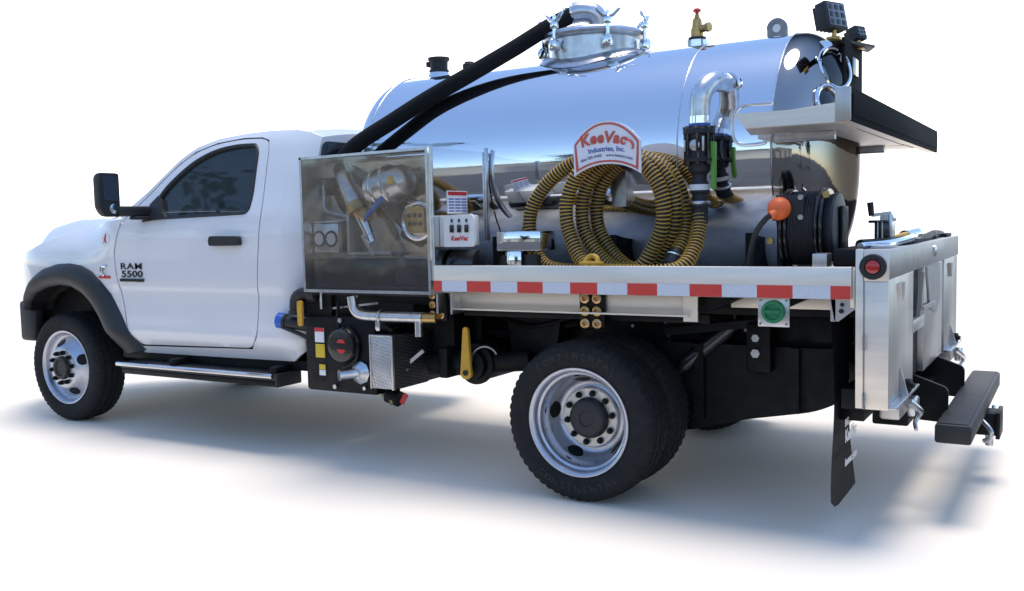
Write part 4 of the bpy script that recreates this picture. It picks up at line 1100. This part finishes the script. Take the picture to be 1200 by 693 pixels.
b = MB(); b.cyl((3.10, -1.04, 1.50), (3.30, -1.05, 1.34), .05, 24); b.cyl((3.22, -1.06, 1.34), (3.34, -1.07, 1.29), .036, 18); b.done('exhaust_pipe', FLARE, bx)
b = MB(); b.torus((3.335, -1.095, 1.40), (0, -1, 0), .095, .016, 32, 8); b.lathe((3.335, -1.05, 1.40), (0, -1, 0), [(0, .095), (.045, .095), (.045, .0)], 32); ol = b.done('outlet_ring', MIRROR, bx)
b = MB(); b.prism(round_poly([(3.275, 1.335), (3.395, 1.335), (3.395, 1.475), (3.275, 1.475)], .03, 4), 'y', -1.125, -1.096); b.done('outlet_plate', BRASS, ol)
b = MB()
for i in range(3):
    for j in range(2): b.cyl((3.30+i*.035, -1.125, 1.385+j*.045), (3.30+i*.035, -1.130, 1.385+j*.045), .013, 10)
b.done('outlet_sockets', BLACKG, ol)
b = MB(); b.box(2.63, 2.815, -1.14, -1.02, 1.235, 1.40, .008); b.box(2.63, 2.83, -1.14, -1.02, 1.402, 1.412, .002); gb = b.done('gauge_box', STEEL, bx)
for x in (2.672, 2.762):
    b = MB(); b.torus((x, -1.142, 1.312), (0, -1, 0), .040, .007, 24, 6); b.done('gauge_bezel', BLACKP, gb)
    b = MB(); b.lathe((x, -1.1405, 1.312), (0, -1, 0), [(0, .038), (.003, .038), (.003, 0)], 20); b.done('gauge_face', LENSW, gb)
for k in range(3):
    b = MB(); b.tube(spline([(2.64+.02*k, -1.05-.02*k, 1.62-.03*k), (2.66+.02*k, -1.07-.02*k, 1.52-.02*k), (2.72+.03*k, -1.08-.02*k, 1.45), (2.84+.01*k, -1.08, 1.43)], 6), .011, 8); b.done('conduit', STEEL, bx)
b = MB(); b.box(2.63, 2.67, -1.06, -1.02, 1.56, 1.66, .004); b.box(2.70, 2.715, -1.05, -1.02, 1.60, 1.66); b.done('wall_bracket', BLACKG, bx)
b = MB(); b.box(2.84, 2.86, -1.10, -1.01, 1.22, 1.52, .003); b.box(2.86, 3.15, -1.10, -1.01, 1.215, 1.235, .003); b.box(3.12, 3.14, -1.05, -1.01, 1.04, 1.22); b.done('pipe_shelf', ALUV, bx)
b = MB(); b.box(2.64, 3.44, -1.16, -1.012, 1.034, 1.20, .01); b.done('dark_reflection_box', BLACKG, bx)  # dark box in place of the dark reflection low in the panel
b = MB(); b.box(3.22, 3.36, -1.1615, -1.1602, 1.06, 1.15, .0005); b.done('reflection_patch', FLARE, bx)  # faint patch in place of a paler reflection in the dark part

# ------------------------------------------------------------------ gear under the front of the bed
b = MB(); b.box(2.43, 2.96, -1.03, -.50, .415, .86, .02); b.box(2.38, 3.2, -.98, -.60, .84, .95, .01); b.prism([(2.34, .98), (2.62, .98), (2.62, .84), (2.46, .84)], 'y', -1.0, -.94); pb = b.done('hydraulic_tank', BLACK, T)
b = MB(); b.box(2.515, 2.585, -1.036, -1.031, .705, .79, .001); b.done('red_white_label', DECAL, pb)
b = MB(); b.box(2.515, 2.585, -1.0375, -1.0362, .768, .79); b.done('label_header', RED, pb)
b = MB(); b.box(2.517, 2.587, -1.036, -1.031, .615, .695, .001); b.box(2.54, 2.587, -1.036, -1.031, .545, .575, .001); b.done('yellow_label', LABELY, pb)
b = MB(); b.box(2.54, 2.587, -1.036, -1.031, .51, .542, .001); b.done('white_label', DECAL, pb)
b = MB(); b.lathe((2.745, -1.03, .700), (0, -1, 0), [(0, .105), (.03, .105), (.05, .095), (.055, .07), (.055, 0)], 32); b.torus((2.735, -1.05, .69), (0, -1, 0), .118, .010, 32, 6, arc=(1.6, 4.4)); b.done('filter_head', BLACKG, pb)
b = MB(); b.prism([(2.758+.034*math.cos(t), .704+.034*math.sin(t)) for t in [.35+i*(PI-.7)/10 for i in range(11)]], 'y', -1.089, -1.085)
b.prism([(2.758+.034*math.cos(t), .690+.034*math.sin(t)) for t in [PI+.35+i*(PI-.7)/10 for i in range(11)]], 'y', -1.089, -1.085); b.done('red_emblem', RED, pb)
b = MB(); b.lathe((2.86, -1.03, .545), (0, -1, 0), [(0, .065), (.02, .068), (.035, .05), (.05, .03)], 8); b.done('drain_flange', STEEL, pb)
b = MB(); b.cyl((2.85, -1.06, .545), (2.79, -1.14, .54), .030, 16, r2=.026); b.cyl((2.79, -1.14, .54), (2.785, -1.147, .54), .032, 16); b.done('drain_plug', STEEL, pb)
b = MB(); b.box(2.82, 2.99, -1.02, -.8, .78, .86, .02); b.cyl((2.72, -1.035, .84), (2.72, -1.05, .84), .015, 8); b.cyl((2.66, -1.035, .45), (2.66, -1.045, .45), .014, 8); b.cyl((2.88, -1.035, .455), (2.88, -1.045, .455), .012, 8); b.done('tank_fittings', STEEL, pb)
# diamond-plate box: bright front, the rest darkened in colour for shade
b = MB(); b.box(2.985, 3.135, -1.104, -1.10, .475, .770, .002); tb = b.done('tread_plate_face', TREAD, T)
b = MB(); b.box(2.985, 3.135, -1.099, -.52, .475, .770, .003); b.done('tread_plate_box', TREAD_SHADED, T)
b = MB(); b.box(3.128, 3.142, -1.108, -1.094, .47, .775, .003); b.box(2.98, 3.14, -1.108, -1.094, .766, .776, .003); b.box(2.978, 2.988, -1.108, -1.094, .47, .775, .003); b.done('box_trim', ALUV, tb)
# silver suction pipe
b = MB(); b.tube(spline([(2.845, -1.08, .985), (2.86, -1.08, .915), (2.91, -1.08, .882), (3.05, -1.08, .876), (3.20, -1.08, .877), (3.34, -1.08, .878)], 6), .030, 14); pp = b.done('suction_pipe', STEEL, T)
b = MB(); b.cyl((3.305, -1.08, .872), (3.305, -1.08, .775), .022, 12); b.torus((3.05, -1.08, .876), (1, 0, 0), .034, .008, 20, 6); b.done('pipe_tee', STEEL, pp)
b = MB(); b.cyl((3.34, -1.08, .878), (3.42, -1.07, .878), .028, 12); b.done('pipe_nipple', BRASS, pp)
b = MB()
b.cyl((2.75, -.80, .81), (3.20, -.75, .82), .055, 16); b.tube(spline([(2.68, -1.0, .95), (2.69, -1.03, .86), (2.70, -1.03, .80), (2.72, -1.04, .74)], 5), .010, 8); b.tube(spline([(2.95, -.99, .82), (3.02, -1.0, .80), (3.06, -1.0, .78)], 4), .012, 8)
b.box(3.2, 3.36, -.82, -.6, .55, .9, .02); b.box(3.1, 3.4, -.6, -.44, .5, .95, .02); b.done('hydraulic_lines', BLACK, T)
# ball valve with yellow lever
b = MB(); b.lathe((3.50, -.80, .60), (0, -1, 0), [(-.35, .10), (0, .10), (.01, .115), (.03, .115), (.035, .085), (.07, .08), (.08, .03), (.10, .03), (.10, 0)], 30); b.cyl((3.18, -.78, .59), (3.50, -.78, .60), .075, 20); b.cyl((3.50, -.78, .60), (3.78, -.70, .62), .06, 20); b.box(3.30, 3.36, -.90, -.70, .52, .69, .01); bv = b.done('ball_valve', BLACK, T)
b = MB(); b.prism([(3.505+.036*math.cos(t), .565+.036*math.sin(t)) for t in [PI*.85+i*PI*1.3/10 for i in range(11)]] + [(3.525, .80), (3.518, .815), (3.503, .818), (3.492, .805)], 'y', -.935, -.915)
lv = b.done('yellow_lever', YELLOW, bv)
b = MB(); b.cyl((3.508, -.936, .567), (3.508, -.945, .567), .016, 8); b.done('lever_bolt', BLACKG, lv)
b = MB(); b.torus((3.585, -.86, .63), (.3, -1, 0), .075, .006, 24, 6, arc=(3.6, 6.8)); b.done('valve_ring', STEEL, bv)
b = MB(); b.bar((3.10, -.95, .58), (3.20, -.90, .67), .012, .02); b.cyl((3.12, -.96, .57), (3.12, -.98, .57), .018, 8); b.done('linkage', STEEL, T)
# brass drain below the plate box
b = MB(); b.cyl((2.98, -.95, .41), (3.06, -.95, .39), .045, 18); b.cyl((3.03, -.94, .40), (3.03, -.94, .476), .022, 12); dv = b.done('drain_cock', BLACK, T)
b = MB(); b.cyl((2.965, -.96, .408), (2.99, -.955, .405), .024, 10); b.cyl((3.02, -.99, .375), (3.03, -.97, .385), .02, 8); b.cyl((2.95, -.97, .41), (2.965, -.965, .41), .012, 8); b.done('drain_fitting', BRASS, dv)
b = MB(); b.bar((3.08, -.96, .37), (3.115, -.96, .425), .008, .03); b.done('drain_lever', RED, dv)
# blue-capped filler, elbow and lever by the cab corner
b = MB(); b.cyl((2.55, -.92, .765), (2.235, -1.02, .822), .038, 18); b.tube(spline([(2.24, -1.03, .79), (2.4, -1.0, .73), (2.52, -.96, .66)], 5), .014, 8); b.cyl((2.27, -1.01, .815), (2.255, -1.014, .818), .046, 18); fl2 = b.done('filler_tube', BLACKP, T)
b = MB(); b.lathe((2.235, -1.02, .822), (-.95, -.28, .15), [(-.025, .044), (0, .048), (.018, .048), (.024, .040), (.024, .026), (.016, .02), (.016, 0)], 20); b.done('blue_cap', BLUE, fl2)
b = MB(); b.tube(spline([(2.50, -1.0, .995), (2.42, -1.02, .99), (2.37, -1.02, .965), (2.355, -1.02, .92), (2.355, -1.02, .87)], 6), .035, 14); b.cyl((2.46, -1.01, .993), (2.51, -1.0, .995), .055, 18); b.cyl((2.355, -1.02, .885), (2.355, -1.02, .86), .042, 14); ev = b.done('elbow_valve', BLACKP, T)
b = MB(); b.prism(round_poly([(2.42, .80), (2.455, .80), (2.458, .95), (2.418, .95)], .014, 3), 'y', -1.075, -1.06); b.done('yellow_lever', YELLOW, ev)
b = MB(); b.tube([(2.56, -1.02, .90), (2.56, -1.02, 1.0), (2.63, -1.02, 1.02)], .008, 6); b.bar((2.50, -.99, .89), (2.95, -.97, .94), .02, .012); b.done('support_rod', STEEL, T)
# lump of hoses and brackets between the valve and the wheel
b = MB(); b.box(3.62, 3.80, -.56, -.44, .62, .92, .02); b.prism([(3.58, .95), (3.95, .95), (3.90, .66), (3.74, .50), (3.62, .60)], 'y', -.62, -.50); b.tube(spline([(3.3, -.55, .78), (3.6, -.58, .74), (3.9, -.56, .80), (4.1, -.5, .85)], 6), .02, 8); b.tube(spline([(3.5, -.60, .86), (3.75, -.63, .80), (4.0, -.6, .86)], 6), .014, 8); b.done('axle_bracket', BLACK, T)

# ------------------------------------------------------------------ tail frame
XR = 5.735
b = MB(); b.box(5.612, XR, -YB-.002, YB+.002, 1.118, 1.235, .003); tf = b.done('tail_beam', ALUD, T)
def tail_panel(y0, y1, z0, z1, name='tail_panel'):
    b = MB(); b.box(5.626, XR-.006, y0, y1, z0, z1, .004); return b.done(name, ALUV, T)  # darker than the post side, rear shade kept in the colour
lp = tail_panel(-YB, -.545, .588, 1.117)
tail_panel(-.20, .50, .60, 1.117); rp = tail_panel(.60, YB, .588, 1.117)
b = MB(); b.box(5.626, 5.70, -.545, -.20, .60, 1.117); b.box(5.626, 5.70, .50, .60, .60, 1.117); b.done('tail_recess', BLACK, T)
b = MB(); b.box(5.704, 5.733, -.544, -.205, .83, .885, .003); b.bar((5.75, -.40, .93), (5.76, -.05, .93), .012, .018); b.cyl((5.745, -.08, .90), (5.745, -.08, .93), .02, 10); b.bar((5.72, -.30, .88), (5.735, -.30, 1.10), .02, .05, (0, 1, 0)); b.done('latch_bar', ALUV, T)
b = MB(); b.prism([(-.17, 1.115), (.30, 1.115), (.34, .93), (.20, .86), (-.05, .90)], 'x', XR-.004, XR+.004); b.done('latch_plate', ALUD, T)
b = MB()
for y in (-.95, .78): b.prism([(y-.05, 1.09), (y+.05, 1.09), (y+.03, 1.02), (y-.01, 1.01)], 'x', XR-.006, XR+.012)
b.done('hook_tab', STEEL, T)
b = MB(); b.lathe((XR, .10, 1.185), (1, 0, 0), [(0, .032), (.008, .032), (.014, .02), (.014, 0)], 20); b.done('beam_plug', STEEL, tf)
# side face of the left post: folded edge and hinges
b = MB(); b.box(5.606, 5.637, -YB-.010, -YB-.0005, .590, 1.242, .006); b.box(5.638, XR, -YB-.006, -YB-.0005, 1.112, 1.240, .002); b.box(5.642, XR-.002, -YB-.0035, -YB-.0005, .588, 1.108, .001); sp = b.done('post_side', ALU, T)
b = MB()
for z in (.86, .62): b.cyl((5.640, -YB-.010, z-.03), (5.640, -YB-.010, z+.03), .0075, 10)
b.done('hinge', CHROME, sp)
b = MB(); b.lathe((5.674, -YB-.006, 1.170), (0, -1, 0), [(0, .052), (.012, .052), (.016, .048), (.016, .032), (.010, .028)], 36, caps=False); tl_ = b.done('side_lamp', RUBBER, T)
b = MB(); b.lathe((5.674, -YB-.006, 1.170), (0, -1, 0), [(0, .029), (.014, .027), (.019, .018), (.020, 0)], 32, caps=False); b.done('lamp_lens', LENSR, tl_)
# corner steps and latches at the bottom
for y, zz in ((-1.21, .70), (.60, .70)):
    b = MB()
    b.box(XR-.006, XR+.030, y+.005, y+.62 if y < 0 else 1.21, .588, .602, .003)
    b.prism([(XR-.004, .603), (XR+.028, .603), (XR-.004, .72)], 'y', y+.30, y+.315)
    b.done('corner_step', STEEL, T)
    b = MB(); b.box(XR-.08, XR+.005, y+.24, y+.50, .50, .60, .012); b.done('latch_mount', ALUV, T)
    b = MB(); b.lathe((XR+.005, y+.40, .63), (1, -.2, 0), [(0, .028), (.02, .028), (.024, .014), (.035, .012), (.035, 0)], 18); b.done('pin', BLACK, T)
    b = MB(); b.tube(spline([(XR+.02, y+.38, .56), (XR+.05, y+.44, .52), (XR+.05, y+.52, .49), (XR+.03, y+.50, .45), (XR+.04, y+.46, .42)], 6), [.016-.0003*i for i in range(25)], 8); b.box(XR+.0, XR+.04, y+.44, y+.56, .48, .56, .012); b.done('hook', STEEL, T)

# hand winch and gear on top of the tail beam
b = MB(); b.box(5.57, 5.635, -.62, -.50, 1.255, 1.345, .004); b.box(5.545, 5.63, -.63, -.61, 1.34, 1.352, .003); b.box(5.545, 5.64, -.63, -.49, 1.243, 1.256, .003); wn_ = b.done('hand_winch', BLACKG, T)
b = MB()
for x in (5.585, 5.604): b.cyl((x, -.625, 1.25), (x, -.625, 1.345), .006, 8)
b.lathe((5.62, -.60, 1.36), (0, 1, 0), [(0, .03), (.08, .03)], 16); b.box(5.628, 5.645, -.61, -.52, 1.25, 1.38, .004); b.done('winch_frame', STEEL, wn_)
b = MB(); b.bar((5.555, -.61, 1.375), (5.64, -.60, 1.385), .012, .016); b.done('crank_arm', STEEL, wn_)
b = MB(); b.cyl((5.556, -.61, 1.372), (5.549, -.61, 1.435), .013, 12, r2=.015); b.done('crank_grip', RUBBER, wn_)
b = MB(); b.box(5.50, 5.615, -1.16, -.2, 1.165, 1.24, .01); b.tube(spline([(5.56, -.9, 1.25), (5.64, -.6, 1.25), (5.68, -.3, 1.255), (5.68, .2, 1.25), (5.67, .6, 1.26), (5.66, 1.0, 1.25)], 6), .022, 8); b.box(5.63, 5.70, .45, .55, 1.236, 1.26, .008); b.box(5.63, 5.71, .85, 1.1, 1.236, 1.256, .008); b.done('tail_hardware', BLACK, T)
b = MB(); b.bar((5.50, -.95, 1.215), (5.68, -.40, 1.285), .025, .018, bev=.004); b.done('yellow_bar', YELLOW, T)
b = MB(); b.tube(spline([(5.58, -1.0, 1.245), (5.66, -.75, 1.25), (5.70, -.45, 1.265), (5.69, -.2, 1.27)], 6), .016, 10); b.cyl((5.66, -.35, 1.27), (5.69, -.20, 1.28), .03, 12); b.box(5.60, 5.70, -.98, -.80, 1.236, 1.256, .005); b.done('tie_rod', CHROME, T)

# hitch and step bumper
b = MB(); b.box(5.845, 5.995, -.72, .93, .362, .448, .012); sb = b.done('step_bumper', BLACKP, T)
b = MB(); b.box(5.86, 5.98, -.70, .91, .4485, .4515, .001); b.done('bumper_tread', FLAPM, sb)
for y in (-.36, .36):
    b = MB(); b.prism(round_poly([(5.56, .40), (5.86, .385), (5.862, .535), (5.85, .555), (5.56, .66)], .02, 3), 'y', y-.012, y+.012); b.done('hitch_plate', BLACK, T)
b = MB(); b.box(5.56, 5.72, -.60, .60, .40, .50, .01); b.box(5.54, 5.62, -1.18, 1.1, .575, .66, .006); b.box(5.5, 5.61, -1.05, 1.05, .50, .585, .006); b.done('hitch_beam', BLACK, T)
b = MB(); b.box(5.90, 6.045, .08, .24, .245, .36, .008); b.box(6.035, 6.055, .05, .27, .235, .37, .004); hr = b.done('hitch_receiver', BLACK, T)
b = MB(); b.cyl((6.0, .16, .245), (6.0, .16, .18), .02, 10); b.tube(spline([(5.98, -.02, .34), (6.02, -.05, .30), (6.02, -.05, .26), (5.99, -.03, .24)], 5), .012, 8); b.torus((6.0, .42, .30), (1, 0, 0), .035, .01, 20, 6); b.done('chain_loop', STEEL, hr)

# ------------------------------------------------------------------ pieces that sat together in one mesh become parts of their own
def split_parts(names):
    for o in [o for o in bpy.data.objects if o.type == 'MESH' and o.name.split('.')[0] in names]:
        bm = bmesh.new(); bm.from_mesh(o.data); bm.verts.ensure_lookup_table()
        seen, isl = set(), []
        for v in bm.verts:
            if v.index in seen: continue
            st, grp = [v], []; seen.add(v.index)
            while st:
                w = st.pop(); grp.append(w.index)
                for e in w.link_edges:
                    q = e.other_vert(w)
                    if q.index not in seen: seen.add(q.index); st.append(q)
            cs = [bm.verts[i].co for i in grp]
            isl.append([set(grp), [min(c[k] for c in cs)-1e-4 for k in range(3)], [max(c[k] for c in cs)+1e-4 for k in range(3)]])
        done = False
        while not done:
            done = True
            for a in range(len(isl)):
                for b_ in range(a+1, len(isl)):
                    if all(isl[a][1][k] <= isl[b_][2][k] and isl[b_][1][k] <= isl[a][2][k] for k in range(3)):
                        A, B = isl[a], isl.pop(b_)
                        isl[a] = [A[0] | B[0], [min(p, q) for p, q in zip(A[1], B[1])], [max(p, q) for p, q in zip(A[2], B[2])]]
                        done = False; break
                if not done: break
        bm.free()
        new = names[o.name.split('.')[0]]
        if len(isl) < 2: o.name = new; continue
        for k, (vs, *_r) in enumerate(isl):
            b2 = bmesh.new(); b2.from_mesh(o.data); b2.verts.ensure_lookup_table()
            bmesh.ops.delete(b2, geom=[v for v in b2.verts if v.index not in vs], context='VERTS')
            me = bpy.data.meshes.new(new); b2.to_mesh(me); b2.free()
            for m_ in o.data.materials: me.materials.append(m_)
            c = bpy.data.objects.new(new, me); COL.objects.link(c); c.parent = o.parent; c.location = o.location
            for ch in (list(o.children) if k == 0 else []): ch.parent = c
        bpy.data.objects.remove(o)
split_parts({'tank_strap': 'tank_strap', 'panel_edge': 'panel_edge', 'hand_holes': 'hand_hole', 'drain_stub': 'drain_stub', 'tank_fittings': 'tank_fitting', 'hook_tab': 'hook_tab',
             'frame_bolts': 'frame_bolt', 'hinge': 'hinge', 'hanger_bolts': 'hanger_bolt', 'plate_bolts': 'plate_bolt', 'guide_bolts': 'guide_bolt', 'valve_bolts': 'valve_bolt', 'bracket_bolts': 'bracket_bolt',
             'rocker_switches': 'rocker_switch', 'sticker_lines': 'sticker_line', 'outlet_sockets': 'outlet_socket', 'filter_clamp': 'filter_clamp', 'hose_clamp': 'hose_clamp', 'tray_bracket': 'tray_bracket',
             'guide_fitting': 'guide_fitting', 'yellow_label': 'yellow_label', 'red_emblem': 'red_emblem', 'wall_bracket': 'wall_bracket', 'light_cells': 'light_cell', 'step_bracket': 'step_bracket',
             'drain_fitting': 'drain_fitting', 'valve_plate': 'valve_plate', 'tail_recess': 'tail_recess', 'chain_loop': 'chain_loop', 'bed_crossmember': 'bed_crossmember', 'sill_beam': 'sill_beam', 'pipe_collar': 'pipe_collar'})
bpy.context.view_layer.update()
